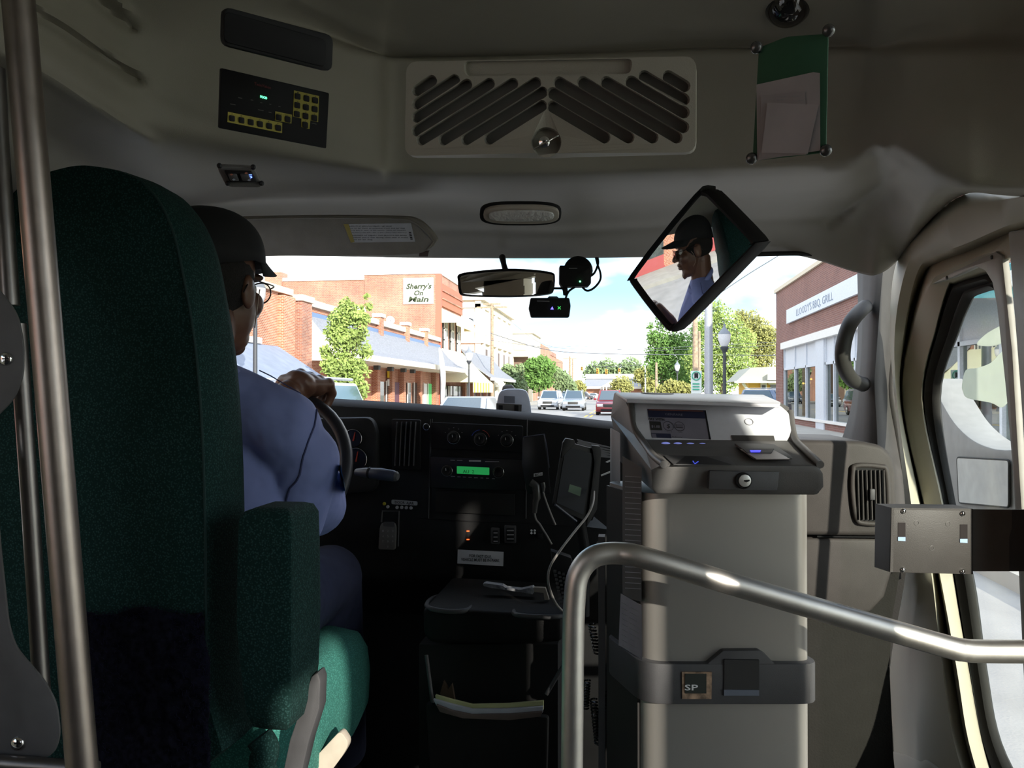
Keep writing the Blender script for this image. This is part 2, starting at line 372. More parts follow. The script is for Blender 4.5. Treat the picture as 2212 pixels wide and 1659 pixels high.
# windshield
hd = [onY(x, y, Y) for x, y, Y in ((430, 553, 2.02), (600, 552, 2.17), (900, 556, 2.22), (1200, 558, 2.22), (1500, 554, 2.22), (1700, 549, 2.19), (1850, 546, 2.15))]
bs = [onY(x, y, Y) for x, y, Y in ((420, 900, 2.5), (600, 900, 2.75), (900, 925, 2.85), (1200, 945, 2.85), (1500, 965, 2.8), (1700, 975, 2.7), (1850, 985, 2.5))]
ws = B().grid([[a.lerp(b_, t) for a, b_ in zip(hd, bs)] for t in (0, .5, 1)])
win = ws.obj('window_3', GLASS, smooth=True); tag(win, 'wide windshield pane with blue tint band', kind='structure')
seal = B().tube(cr_pts([onY(x, y, 2.15) for x, y in ((1560, 552), (1640, 549), (1740, 548), (1850, 556))], 6), .006, 8)
seal.obj('seal', RUBBER, win, smooth=True)

# right A pillar (charcoal) and door surround
lp = [(1850, 560), (1852, 600), (1853, 660), (1852, 740), (1848, 800), (1838, 880), (1818, 950), (1800, 1000)]
rp = [(1975, 520), (1960, 600), (1945, 703), (1935, 780), (1930, 860), (1950, 960), (1975, 1087), (1990, 1250)]
rows = []
for (a, b_), (c, d) in zip(lp, rp):
    row = []
    for i in range(9):
        t = i/8; row.append(P(a+(c-a)*t, b_+(d-b_)*t, 2.26-.10*math.sin(math.pi*min(1, t*1.25)*.9)-.08*t))
    rows.append(row)
pil = B().grid([cr_pts([r[i] for r in rows], 4) for i in range(9)]).obj('trim_1', DARKTRIM, smooth=True, clean='keep', solid=.03)
tag(pil, 'charcoal windshield pillar trim', kind='structure')
# door surround lofted along the opening
L = {
 'a': ([(1940, 1760), (1930, 1600), (1923, 1440), (1956, 1240), (1955, 1087), (1932, 860), (1922, 703), (1937, 566), (2001, 485), (2082, 421), (2212, 424), (2400, 430)], .66),
 'b': ([(2000, 1760), (1985, 1600), (1965, 1440), (1985, 1240), (1968, 1087), (1937, 860), (1934, 703), (1962, 568), (2020, 500), (2078, 455), (2212, 425), (2400, 432)], .655),
 'c': ([(2110, 1760), (2060, 1600), (2035, 1440), (2012, 1240), (1985, 1087), (1943, 860), (1955, 703), (1983, 585), (2022, 552), (2090, 525), (2212, 475), (2400, 440)], .675),
 'd': ([(2130, 1760), (2085, 1600), (2058, 1440), (2025, 1240), (1992, 1087), (1946, 860), (1964, 703), (1998, 592), (2030, 566), (2096, 541), (2212, 492), (2400, 450)], .70),
 'e': ([(2140, 1760), (2092, 1600), (2066, 1440), (2030, 1240), (1997, 1087), (1950, 860), (1975, 703), (2011, 612), (2036, 590), (2100, 560), (2150, 543), (2170, 560)], .69),
 'f': ([(2168, 1760), (2118, 1600), (2088, 1440), (2056, 1240), (2034, 1087), (1990, 860), (2022, 703), (2047, 618), (2062, 607), (2108, 588), (2140, 585), (2150, 600)], .715),
 'g': ([(2175, 1760), (2124, 1600), (2096, 1440), (2062, 1240), (2040, 1087), (1997, 860), (2028, 703), (2052, 624), (2068, 612), (2112, 598), (2138, 592), (2150, 606)], .73)}
keys = 'abcdefg'; grid = []
for k in keys:
    pts, X = L[k]; grid.append(cr_pts([onX(x, y, X) for x, y in pts], 6))
ds = B().grid(grid[:4]).obj('trim_2', TRIM, smooth=True, clean='keep', solid=.01); tag(ds, 'cream moulded surround of the front passenger door', kind='structure')
dr = B().grid(grid[3:]).obj('door_1', TRIM, smooth=True, clean='keep', solid=.01); tag(dr, 'cream front passenger door frame beside the windshield pillar', kind='structure')
h3 = [(2240, 1760), (2160, 1600), (2129, 1440), (2101, 1250), (2064, 1087), (2029, 860), (2068, 720), (2092, 660), (2104, 642), (2128, 632), (2148, 627), (2160, 632)]
gk = cr_pts([onX(x, y, .745) for x, y in h3], 6); g2 = grid[6]
rb = [[p+V((0, 0, 0)) for p in g2], [p.lerp(q, .33)+V((-.012, 0, 0)) for p, q in zip(g2, gk)], [p.lerp(q, .5)+V((.004, 0, 0)) for p, q in zip(g2, gk)], [p.lerp(q, .75)+V((-.008, 0, 0)) for p, q in zip(g2, gk)], gk]
B().grid(rb).obj('window_seal', RUBBER, dr, smooth=True, clean='keep', solid=.008)
pan = [(2011, 614), (2060, 586), (2150, 543), (2164, 552), (2186, 760), (2200, 1000), (2215, 1240), (2240, 1760), (2225, 1760), (2200, 1240), (2186, 1000), (2172, 840), (2153, 660), (2143, 610), (2128, 585), (2108, 576), (2060, 598)]
B().prism([onX(x, y, .685) for x, y in pan], (.012, 0, 0)).obj('inner_panel', mat('grey_door_panel', (.28, .27, .24), .5), dr, bevel=.002)
for x, y in ((2143, 556), (2046, 600)): B().lathe(onX(x, y, .685), (-1, 0, 0), [(-.001, .004), (.002, .004), (.003, .002)], 10).obj('screw', DARKTRIM, dr)
gp = [(2000, 860), (2040, 700), (2070, 610), (2160, 580), (2300, 560), (2320, 1760), (2180, 1760), (2120, 1600), (2090, 1400), (2050, 1150)]
gl = B().prism([onX(x, y, .75) for x, y in gp], (.004, 0, 0)).obj('pane', GLASS, dr)
# white swirl decals on the door glass
def transl(t, b, c):
    tr = nn(t, 'ShaderNodeBsdfTranslucent'); tr.inputs[0].default_value = (.85, .88, .82, 1); mx_ = nn(t, 'ShaderNodeMixShader'); mx_.inputs[0].default_value = .6
    lk(t, b.outputs[0], mx_.inputs[1]); lk(t, tr.outputs[0], mx_.inputs[2]); lk(t, mx_.outputs[0], t.nodes['Material Output'].inputs[0])
dec = mat('white_vinyl_decal', (.85, .88, .82), .6, build=transl)
for q in ([(2110, 744), (2122, 728), (2145, 712), (2170, 704), (2172, 735), (2150, 746), (2130, 748)], [(2078, 832), (2086, 800), (2110, 795), (2140, 784), (2172, 760), (2180, 850), (2165, 880), (2140, 870), (2090, 860), (2080, 845)]):
    B().prism(cr_pts([onX(x, y, .757) for x, y in q], 4, True), (.001, 0, 0)).obj('decal', dec, dr)
# grey post between door glass and the entry doors
pp = B().prism([onX(x, y, .63) for x, y in ((2176, 500), (2420, 480), (2420, 1760), (2262, 1760), (2232, 1240), (2214, 1000), (2196, 760))], (.04, .0, 0)).obj('trim_3', mat('warm_grey_post', (.30, .285, .25), .5), bevel=.004)
tag(pp, 'warm grey body post right of the door glass', kind='structure')
kick = B().prism([onX(x, y, .655) for x, y in ((1840, 1659), (1870, 1632), (1930, 1622), (2000, 1640), (2060, 1700), (2060, 1800), (1840, 1800))], (.02, 0, 0)).obj('trim_4', TRIM, bevel=.008)
tag(kick, 'cream step well corner at the foot of the door surround', kind='structure')

smr = thing('side_mirror', 'grey exterior mirror housing seen through the front door glass', 'mirror', onX(2110, 1040, .98))
B().prism(cr_pts([onX(x, y, .98) for x, y in ((2005, 820), (2030, 862), (2060, 912), (2100, 950), (2150, 970), (2235, 985), (2235, 1110), (2120, 1112), (2040, 1110), (2020, 960))], 4, True), (.10, 0, 0)).obj('housing', mat('grey_mirror_housing', (.22, .22, .21), .5), smr, bevel=.004)
mq = rpoly([onX(x, y, .975) for x, y in ((2068, 988), (2180, 994), (2180, 1096), (2072, 1086))], .012)
B().tube(mq, .003, 6, closed=True).obj('rim', RUBBER, smr); B().prism(mq, (-.002, 0, 0)).obj('mirror_glass', mat('dull_mirror', (.42, .43, .42), .25, .6), smr)
# ---------------------------------------------------------------- dashboard
def plate(par, name, pts, Y, th, m, bevel=.001, rad=0, label=None, D=None):
    q = [onY(x, y, Y) for x, y in pts]
    if rad: q = rpoly(q, rad)
    return B().prism(q, (0, -th, 0)).obj(name, m, par, bevel=bevel, label=label)
def rect(x0, y0, x1, y1, s=.03): 
    k = s*(x1-x0)
    return [(x0, y0), (x1, y0+k), (x1, y1+k), (x0, y1)]
dash = thing('dashboard', 'long black dashboard under the windshield', 'dashboard', (-.2, 2.0, -.3))
edge = [(330, 850), (560, 852), (740, 862), (950, 875), (1145, 891), (1320, 910), (1500, 930), (1640, 941)]
rows = []
for (x, y) in edge:
    e0 = onY(x, y, 2.06); c = [V((onY(x, y, 2.8).x, 2.82, e0.z-.055)), V((e0.x*1.12, 2.35, e0.z-.018)), e0+V((0, .04, -.002)), e0, V((e0.x, 2.02, e0.z-.018)), onY(x, y+60, 2.0), onY(x, 1120, 2.0), onY(x, 1240, 2.0), onY(x, 1262, 2.03), V((e0.x, 2.25, -.62)), V((e0.x, 2.3, FZ))]
    rows.append(c)
g = [cr_pts([r[i] for r in rows], 5) for i in range(len(rows[0]))]
B().grid(g).obj('fascia', DASH, dash, smooth=True, clean='keep', solid=.02)
# instrument pod and gauges
plate(dash, 'cluster_hood', [(560, 905), (810, 900), (822, 930), (822, 1060), (560, 1080)], 1.99, .03, DASH, .008, .03)
ring_m = mat('silver_gauge_ring', (.55, .55, .55), .25, .9); dial = mat('black_gauge_dial', (.006, .006, .007), .25)
red = mat('red_needle', (.35, .03, .015), .5)
for gx, gy, r, lab in ((764, 947, 20, 'small upper gauge'), (770, 992, 25, 'fuel gauge with red needle')):
    c = onY(gx, gy, 1.955); R_ = r/F*1.97
    a = B().lathe(c, (0, -1, 0), [(0, R_*1.05), (.004, R_*1.05), (.006, R_*.98), (.001, R_*.93)], 28).obj('gauge', dial, dash, label=lab, smooth=True)
    B().tube([c+V((math.cos(t)*R_, -.006, math.sin(t)*R_)) for t in [math.radians(k) for k in range(-30, 215, 12)]], .0009, 6).obj('bezel', ring_m, a)
    B().prism([c+V((-.002, -.004, -.006)), c+V((.002, -.004, -.006)), c+V((.006, -.004, R_*.7)), c+V((.004, -.004, R_*.7))], (0, -.001, 0)).obj('needle', red, a)
# vertical vent in the centre of the dash
v = plate(dash, 'air_vent', rect(848, 905, 910, 1012), 1.992, .008, BLACK, .002, .004, 'vertical black air vent')
for k in range(5):
    x = 858+k*10; B().prism([onY(x, 911, 1.980), onY(x+1.6, 911, 1.980), onY(x-3, 1006, 1.980), onY(x-4.6, 1006, 1.980)], (0, -.008, 0)).obj('slat', DGREYP, v)
def knob(par, x, y, r, Y=1.99, name='knob', h=.012, ringm=ring_m, ptr=True, label=None):
    R_ = r/F*Y
    k = B().lathe(onY(x, y, Y), (0, -1, 0), [(0, R_), (h*.8, R_*.86), (h, R_*.7), (h*.85, R_*.5)], 24).obj(name, BLACK, par, smooth=True, label=label)
    B().tube([onY(x, y, Y)+V((math.cos(t)*R_, -h*.25, math.sin(t)*R_)) for t in [2*math.pi*i/24 for i in range(24)]], .0007, 6, closed=True).obj('bezel', ringm, k)
    if ptr: B().obox(onY(x-3, y-3, Y-h), (.0006, 0, .0003), (0, .0006, 0), (-.0004, 0, .003)).obj('pointer', WINK, k)
    return k
knob(dash, 921, 922, 7, name='dimmer_ring', ptr=False, h=.004)
cp = plate(dash, 'climate_panel', rect(932, 912, 1130, 968, .04), 1.997, .005, BLACK, .002, .004)
for i, (x, y) in enumerate(((980, 945), (1038, 949), (1095, 951))): 
    knob(cp, x, y, 14)
    for a in range(5): 
        t = math.radians(150-a*30); c = onY(x, y, 1.99)+V((math.cos(t)*.024, 0, math.sin(t)*.024))
        if i != 1: B().obox(c, (.0012, 0, 0), (0, .0005, 0), (0, 0, .0005)).obj('tick', mat('grey_ink', (.25, .25, .25), .8), cp)
c0 = onY(1038, 949, 1.99)
for a0, a1, cc in ((95, 165, (.03, .08, .5)), (15, 85, (.5, .05, .03))):
    B().tube([c0+V((math.cos(math.radians(t))*.023, -.001, math.sin(math.radians(t))*.023)) for t in range(a0, a1, 7)], .0006, 5).obj('heat_arc', mat('arc%d' % a0, cc, .6), cp)
rad = thing('car_radio', 'black car radio with a lit green display in the dash', 'radio', onY(1035, 1020, 1.99))
plate(rad, 'faceplate', rect(932, 985, 1136, 1052, .035), 1.999, .012, mat('radio_black', (.01, .01, .011), .35), .002, .004)
lcd = plate(rad, 'display', [(987, 1007), (1057, 1010), (1057, 1026), (987, 1023)], 1.987, .001, mat('green_lcd', (.02, .25, .06), .4, em=.09, emc=(.05, .8, .2)), 0, .0015, 'lit green display')
text('AU  2', lcd, 'lettering', onY(1000, 1022, 1.9855), onY(1024, 1022.5, 1.9855)-onY(1000, 1022, 1.9855), V((0, 0, .008)), INK)
knob(rad, 966, 1017, 12, 1.986); knob(rad, 1077, 1020, 12, 1.986, ptr=False, name='track_button')
gi = mat('grey_print', (.3, .3, .31), .8)
for x, y, w_ in ((973, 993, 10), (987, 993.5, 12), (1013, 994, 26), (1048, 996, 30), (974, 1028, 9), (988, 1029, 7), (1000, 1029.5, 7), (1012, 1030, 7), (1024, 1031, 8), (1038, 1031.5, 6), (1050, 1032, 6), (1063, 1033, 6)):
    B().prism([onY(x, y, 1.986), onY(x+w_, y+.4, 1.986), onY(x+w_, y+(3.4 if w_ == 26 else 2), 1.986), onY(x, y+(3 if w_ == 26 else 1.8), 1.986)], (0, -.0003, 0)).obj('printed_mark', WINK if w_ == 26 else gi, rad)
B().prism([onY(x, y, 1.998) for x, y in rect(942, 1060, 1112, 1106, .04)], (0, -.004, 0)).obj('storage_slot', mat('slot_black', (.004, .004, .004), .9), dash, bevel=.001)
for q in ([(930, 980), (934, 905)], [(1139, 905), (1136, 1120)], [(930, 905), (926, 1120)]):
    B().tube([onY(*q[0], 1.998), onY(*q[1], 1.998)], .0012, 6).obj('seam', DGREYP, dash)
B().tube([onY(x, y, 1.999) for x, y in ((900, 1118), (1010, 1126), (1115, 1128), (1200, 1134), (1310, 1140))], .0015, 6).obj('seam', BLACK, dash)
# indicator labels
da = plate(dash, 'warning_label', [(846, 1079), (902, 1083), (902, 1092), (846, 1089)], 1.997, .0012, mat('grey_label', (.38, .38, .39), .6), 0, .004)
text('DOOR  AJAR', da, 'lettering', onY(853, 1087.2, 1.9955), onY(894, 1090, 1.9955)-onY(853, 1087.2, 1.9955), V((0, 0, .0062)), INK, bold=.02)
yl = mat('yellow_button', (.5, .42, .03), .5)
for x, y, m_ in ((830.5, 1088, yl), (838, 1094.5, WINK), (858, 1096, WINK), (868, 1096, WINK), (878, 1096.5, WINK), (888, 1097, WINK)):
    B().lathe(onY(x, y, 1.998), (0, -1, 0), [(0, .0042), (.003, .004), (.004, .003)], 14).obj('push_button', m_ if m_ is yl else mat('pale_button', (.4, .4, .42), .5), dash)
kd = thing('keypad_remote', 'small grey numeric keypad remote on the dash left of the label', 'remote', onY(838, 1160, 1.98))
B().tube([onY(x, y, 1.985) for x, y in ((824, 1128), (826, 1104), (862, 1104), (860, 1180))], .002, 8).obj('cradle', DGREYP, kd)
plate(kd, 'body', [(827, 1128), (854, 1128), (858, 1138), (856, 1186), (820, 1185), (823, 1138)], 1.985, .012, GREYP, .002, .005)
plate(kd, 'window', [(828, 1127), (852, 1127), (852, 1138), (828, 1137)], 1.972, .001, DGREYP, 0, .004)
for i, ch in enumerate('1234567890'):
    x = 826+(i % 3)*10.5 if ch != '0' else 836.5; y = 1149+(i//3)*11.3
    text(ch, kd, 'key_digit', onY(x, y, 1.9725), V((.0032, 0, 0)), V((0, 0, .0050)), gi)
# turn signal stalk and wheel
stk = thing('turn_signal_stalk', 'dark slate stalk lever right of the steering wheel', 'lever', onY(775, 1022, 1.80))
sm = mat('slate_plastic', (.045, .05, .075), .45)
B().tube([onY(770, 1020, 1.80), onY(790, 1021, 1.79), onY(822, 1024, 1.78), onY(850, 1028, 1.77), onY(856, 1029, 1.77)], [.008, .0115, .0135, .0125, .009], 16).obj('lever', sm, stk, smooth=True)
B().tube([onY(797, 1021.5, 1.788), onY(801, 1022, 1.787)], .0135, 16).obj('collar', BLACK, stk, smooth=True)
B().tube([onY(855, 1029, 1.77), onY(860, 1030, 1.769)], [.0115, .008], 16).obj('end_cap', DGREYP, stk, smooth=True)
WC = V((-.80, 1.72, -.178)); TA = math.radians(30); WR = .2
wn_ = V((0, math.sin(TA), math.cos(TA)))                    # in-plane up
wa = V((0, math.cos(TA), -math.sin(TA)))                    # axis away from driver
def rim(t, r=WR): return WC+V((1, 0, 0))*math.sin(t)*r+wn_*math.cos(t)*r
sw = thing('steering_wheel', 'black steering wheel held by the driver', 'steering wheel', WC)
B().tube([rim(2*math.pi*i/48) for i in range(48)], .0145, 14, closed=True).obj('rim', mat('black_leather', (.022, .023, .028), .42, bump=(500, .2, .001)), sw, smooth=True)
B().lathe(WC+wa*.05, -wa, [(0, .055), (.03, .07), (.045, .05), (.05, .02)], 24).obj('hub', DASH, sw, smooth=True)
for t in (1.7, -1.7, 3.14): B().tube([WC+wa*.03, rim(t, .13)+wa*.01, rim(t, .195)], [.022, .015, .012], 10).obj('spoke', DASH, sw, smooth=True)
B().tube([WC+wa*.05, WC+wa*.28], .03, 16).obj('column', DASH, sw, smooth=True)
# switches, fast idle label
for x0, x1, y0, y1 in ((1061, 1080, 1139, 1174), (1090, 1115, 1134, 1172)):
    q = plate(dash, 'rocker_switch_bezel', [(x0, y0), (x1, y0+1), (x1, y1+1), (x0, y1)], 1.998, .005, DGREYP, .001, .003)
    plate(q, 'rocker', [(x0+4, y0+6), (x1-4, y0+6), (x1-4, y1-3), (x0+4, y1-3)], 1.993, .006, BLACK, .001, .002)
    for k in range(3): plate(q, 'printed_mark', [(x0+5, y0+11+k*9), (x1-5, y0+11+k*9), (x1-5, y0+13.3+k*9), (x0+5, y0+13.3+k*9)], 1.9865, .0003, gi, 0)
for y in (1146, 1164): plate(dash, 'indicator', [(1008, y), (1014, y), (1014, y+2.6), (1008, y+2.6)], 1.998, .001, mat('orange_lamp', (.6, .08, .02), .5, em=.5, emc=(1, .15, .03)), 0)
fi = plate(dash, 'notice_label', [(989, 1187), (1088, 1192), (1087, 1223), (988, 1217)], 1.998, .0012, mat('label_white', (.50, .50, .52), .7), 0)
for s_, y, x0, x1 in (('FOR FAST IDLE,', 1203.2, 1014, 1062), ('VEHICLE MUST BE IN PARK.', 1211.4, 996, 1080)):
    text(s_, fi, 'lettering', onY(x0, y, 1.9965), onY(x1, y+2.6, 1.9965)-onY(x0, y, 1.9965), V((0, 0, .0068)), INK, bold=.02)
fk = B()
for k, (x, y) in enumerate(((1148, 1146), (1155, 1146), (1148, 1152), (1155, 1152))): fk.ball(onY(x, y, 1.995), (.0028, .001, .0028), 8, 6)
fk.obj('fan_symbol', WINK, dash)
plate(dash, 'fan_switch', [(1162, 1151), (1172, 1151), (1172, 1163), (1162, 1163)], 1.998, .01, BLACK, .001)
# display device standing behind the plugs
md = thing('tall_display_unit', 'flat black device leaning on the dash above the plugs', 'device', onY(1160, 1000, 1.96))
B().prism([onY(x, y, 1.95) for x, y in ((1131, 944), (1176, 938), (1184, 1000), (1190, 1066), (1140, 1066), (1128, 1000))], (0, -.012, 0)).obj('body', mat('device_black', (.012, .012, .014), .35), md, bevel=.002)
B().tube([onY(x, y, 1.938) for x, y in ((1131, 944), (1176, 938), (1181, 966), (1186, 1010))], .0012, 6).obj('edge_strip', sm, md)
lb = plate(md, 'tag_label', [(1153, 1023), (1172, 1020), (1172, 1027), (1153, 1030)], 1.937, .0006, WINK, 0)
text('BC.1', lb, 'lettering', onY(1155.5, 1028.6, 1.936), onY(1169, 1026.4, 1.936)-onY(1155.5, 1028.6, 1.936), V((0, 0, .0045)), INK, bold=.03)
cab_w = mat('pale_cable', (.32, .30, .28), .5)
for nm, pl, cb in (('left power plug with clear body and grey cable', [(1146, 1042, .0105), (1158, 1050, .0105), (1160, 1076, .0095), (1157, 1082, .008), (1155, 1108, .0055)], [(1155, 1108), (1158, 1122), (1166, 1132), (1172, 1142), (1182, 1158), (1192, 1176)]),
                   ('right thin power plug with pale cable', [(1172, 1042, .006), (1174, 1052, .006), (1173, 1062, .004)], [(1173, 1062), (1180, 1084), (1190, 1110), (1200, 1134)])):
    t = thing('power_plug', nm, 'plug', onY(pl[0][0], pl[0][1], 1.95))
    B().tube([onY(x, y, 1.935) for x, y, _ in pl], [r for _, _, r in pl], 12).obj('body', mat('smoky_plug', (.06, .058, .055), .25), t, smooth=True)
    B().tube(cr_pts([onY(x, y, 1.935) for x, y in cb], 5), .0022, 8).obj('cable', cab_w, t, smooth=True)
# tablet on its holder, its cable, papers behind
TY = 1.78
def tb(x, y, o=0): return P(x, y, 1.74+(x-1200)*.0006-o)
tab = thing('tablet', 'dark portrait tablet in a black holder beside the fare box', 'tablet', tb(1240, 1040))
B().prism(rpoly([tb(*q) for q in ((1216, 952), (1292, 972), (1268, 1128), (1193, 1092))], .006), -FW*-.012).obj('body', BLACK, tab, bevel=.002)
B().prism([tb(x, y, .0005) for x, y in ((1222, 964), (1280, 980), (1260, 1112), (1202, 1086))], FW*-.001).obj('screen', mat('navy_screen', (.006, .008, .016), .35, spec=.15), tab)
B().prism([tb(x, y, .0018) for x, y in ((1231, 1046), (1256, 1054), (1253, 1072), (1227, 1062))], FW*-.0003).obj('screen_reflection', mat('painted_green_reflection', (.01, .06, .025), .3), tab)  # reflection on the screen, painted as a green patch
B().tube([tb(x, y, .004) for x, y in ((1199, 1090), (1245, 1126))], .003, 8).obj('edge_strip', sm, tab)
for q in (((1213, 990), (1216, 956), (1222, 947), (1240, 950), (1243, 958)), ((1267, 1140), (1284, 1000), (1278, 962), (1296, 964), (1299, 974), (1290, 1100))):
    B().prism([tb(x, y, .006) for x, y in q], FW*.02).obj('clamp', BLACK, tab, bevel=.0015)
B().tube([tb(1250, 1110, -.03), tb(1262, 1180, -.05), tb(1262, 1330, -.05)], .012, 10).obj('stand', BLACK, tab, smooth=True)
B().prism([P(x, y, 1.62) for x, y in ((1190, 1190), (1235, 1205), (1262, 1325), (1222, 1315), (1196, 1240))], FW*.03).obj('key_panel', BLACK, tab, bevel=.003)
for i in range(4):
    for j in range(9):
        x = 1199+i*9+j*1.6; y = 1234+j*8.6+i*3
        B().obox(P(x, y, 1.617), RT*.0028, UP*.0022, FW*.003).obj('key', DGREYP, tab)
wc = B().tube(cr_pts([P(x, y, d) for x, y, d in ((1283, 1062, 1.77), (1281, 1086, 1.7), (1268, 1115, 1.66), (1240, 1150, 1.62), (1208, 1192, 1.58), (1188, 1225, 1.56), (1184, 1255, 1.56), (1192, 1285, 1.58), (1204, 1308, 1.6), (1222, 1326, 1.62))], 6), .0024, 8).obj('charging_cable', cab_w, smooth=True)
tag(wc, 'thin pale cable looping down from the tablet', 'cable')
pb = thing('paper_bundle', 'curled white papers between tablet and fare box', 'papers', P(1285, 965, 1.9))
for k in range(5):
    B().prism([P(x, y+k*5, 1.9-k*.004) for x, y in ((1246, 948+k*2), (1262, 953), (1330, 968), (1330, 970), (1250, 956+k*2))], FW*.004).obj('sheet', mat('grey_paper', (.22, .22, .24), .8), pb)
for q in (((1308, 998), (1325, 990), (1325, 994), (1312, 1000)), ((1298, 1026), (1322, 1016), (1322, 1020), (1299, 1029))):
    B().prism([P(x, y, 1.86) for x, y in q], FW*.003).obj('sheet', WHITE, pb)
sc_ = B().prism([P(x, y, 1.8) for x, y in ((1268, 1138), (1271, 1127), (1280, 1124), (1283, 1116), (1317, 1144))], FW*.002).obj('torn_paper', mat('blue_grey_paper', (.25, .27, .32), .8)); tag(sc_, 'torn pale paper corner beside the fare box', 'paper')
# dome shaped sensor on the dash top and dark object behind it
sn = thing('dash_sensor', 'pale grey domed sensor housing on top of the dash', 'sensor', P(1108, 880, 2.35))
def sp_(x, y, o=0): return P(x, y, 2.3-o)
B().prism(cr_pts([sp_(x, y) for x, y in ((1072, 896), (1073, 872), (1078, 850), (1088, 842), (1108, 840), (1132, 842), (1141, 852), (1147, 880), (1148, 898))], 4), FW*.07).obj('housing', mat('pale_blue_grey_plastic', (.62, .66, .78), .4), sn, bevel=.005)
B().prism([sp_(x, y, .0005) for x, y in ((1072, 898), (1072, 871), (1127, 874), (1126, 898))], FW*-.003).obj('panel', GREYP, sn)
for x in (1077, 1111): B().prism([sp_(x+a, b_, .004) for a, b_ in ((0, 875), (9, 875.5), (9, 889), (0, 888.5))], FW*-.002).obj('slot', BLACK, sn)
B().prism([sp_(x, y, .002) for x, y in ((1089, 855), (1112, 856), (1112, 871), (1089, 870))], FW*-.001).obj('lens_cover', mat('dark_blue_cover', (.22, .24, .30), .3), sn)
B().prism([P(x, y, 2.5) for x, y in ((1083, 846), (1086, 834), (1092, 831), (1106, 831), (1112, 838), (1116, 846))], FW*.04).obj('cap', GREYP, sn, bevel=.004, label='darker rear cap')
# passenger end of the dash, coloured lighter as if daylit, with vent and glove box
pd = thing('passenger_dash', 'passenger side dash section coloured lighter as if lit, with a vertical vent', 'dashboard', onY(1850, 1050, 1.92))
B().prism([onY(x, y, 1.93) for x, y in ((1716, 949), (1860, 953), (1905, 962), (1928, 982), (1937, 1015), (1939, 1159), (1716, 1157))], (0, .30, 0)).obj('fascia', DASHR, pd, bevel=.012, seg=4)
B().prism([onY(x, y, 1.95) for x, y in ((1716, 1161), (1939, 1163), (1938, 1200), (1912, 1290), (1880, 1325), (1716, 1345))], (0, .3, 0)).obj('glove_box', DASHR, pd, bevel=.01, seg=3)
B().tube([onY(1765, 1159, 1.945), onY(1938, 1161, 1.945)], .002, 6).obj('seam', BLACK, pd)
vf = cr_pts([onY(x, y, 1.925) for x, y in ((1850, 1006), (1900, 1008), (1915, 1020), (1919, 1100), (1912, 1128), (1866, 1130), (1850, 1118), (1842, 1060), (1843, 1020))], 4, True)
vv = B().tube(vf, .006, 8, closed=True).obj('air_vent', DASHR, pd, smooth=True)
B().prism(vf, (0, -.002, 0)).obj('backing', mat('vent_black', (.006, .006, .006), .8), vv)
for k in range(7): B().prism([onY(1851+k*9.3, 1015, 1.92), onY(1853.4+k*9.3, 1015, 1.92), onY(1856.4+k*9.3, 1122, 1.92), onY(1854+k*9.3, 1122, 1.92)], (0, -.006, 0)).obj('slat', DASHR, vv)
B().obox(onY(1884, 1068, 1.91), (.005, 0, 0), (0, .004, 0), (0, 0, .012)).obj('tab', DGREYP, vv, bevel=.001)
lowr = B().prism([onY(x, y, 2.0) for x, y in ((1560, 1200), (1925, 1240), (1952, 1200), (1930, 1330), (1923, 1440), (1932, 1640), (1945, 1760), (1560, 1760))], (0, .04, 0)).obj('wall_front', mat('dark_footwell_carpet', (.012, .011, .009), .95, bump=(200, .5)), bevel=.006)
B().prism([onY(x, y, 2.36) for x, y in ((1820, 1100), (1960, 1120), (2030, 1500), (2030, 1760), (1820, 1760))], (0, .03, 0)).obj('kick_panel', MC['dark_footwell_carpet'], lowr)
tag(lowr, 'dark footwell panel behind the fare box', kind='structure')
# console between the seats with tray and pocket
cn = thing('centre_console', 'black console with cup tray and open pocket', 'console', onY(1065, 1659, 1.7))
CM = mat('console_black', (.008, .008, .008), .6, bump=(300, .2), spec=.2)
def oc(x, y, Y=1.62): return onY(x, y, Y)
B().prism([oc(x, y) for x, y in ((912, 1312), (1216, 1330), (1216, 1388), (1150, 1392), (930, 1392), (913, 1372))], (0, .28, 0)).obj('tray_body', CM, cn, bevel=.014, seg=3)
B().tube(cr_pts([onY(x, y, Y) for x, y, Y in ((922, 1310, 1.64), (940, 1290, 1.78), (990, 1288, 1.8), (1018, 1300, 1.72), (1010, 1318, 1.63), (960, 1320, 1.62))], 5, True), .005, 8, closed=True).obj('cup_ring', DGREYP, cn, smooth=True)
B().tube(cr_pts([onY(x, y, Y) for x, y, Y in ((1110, 1325, 1.62), (1135, 1302, 1.78), (1190, 1296, 1.8), (1230, 1310, 1.72), (1220, 1330, 1.62), (1160, 1332, 1.6))], 5, True), .005, 8, closed=True).obj('cup_ring', DGREYP, cn, smooth=True)
B().prism([onY(x, y, 1.70) for x, y in ((955, 1298), (1002, 1298), (1004, 1314), (958, 1314))], (0, .03, 0)).obj('coin_holder', DGREYP, cn, bevel=.003)
B().prism([oc(x, y, 1.66) for x, y in ((905, 1392), (1205, 1392), (1205, 1720), (905, 1720))], (0, .3, 0)).obj('pocket_back', mat('pocket_black', (.006, .006, .006), .9), cn)
B().prism([oc(x, y, 1.58) for x, y in ((918, 1520), (1185, 1550), (1180, 1720), (930, 1720))], (0, .02, 0)).obj('pocket_front', CM, cn, bevel=.006)
for q in (((921, 1415), (937, 1540)), ((1245, 1390), (1180, 1500))): B().tube([oc(*q[0], 1.6), oc(*q[1], 1.59)], .004, 8).obj('pocket_rail', DGREYP, cn, smooth=True)
sp2 = thing('pocket_papers', 'folded white and yellow papers in the console pocket', 'papers', oc(1055, 1520, 1.6))
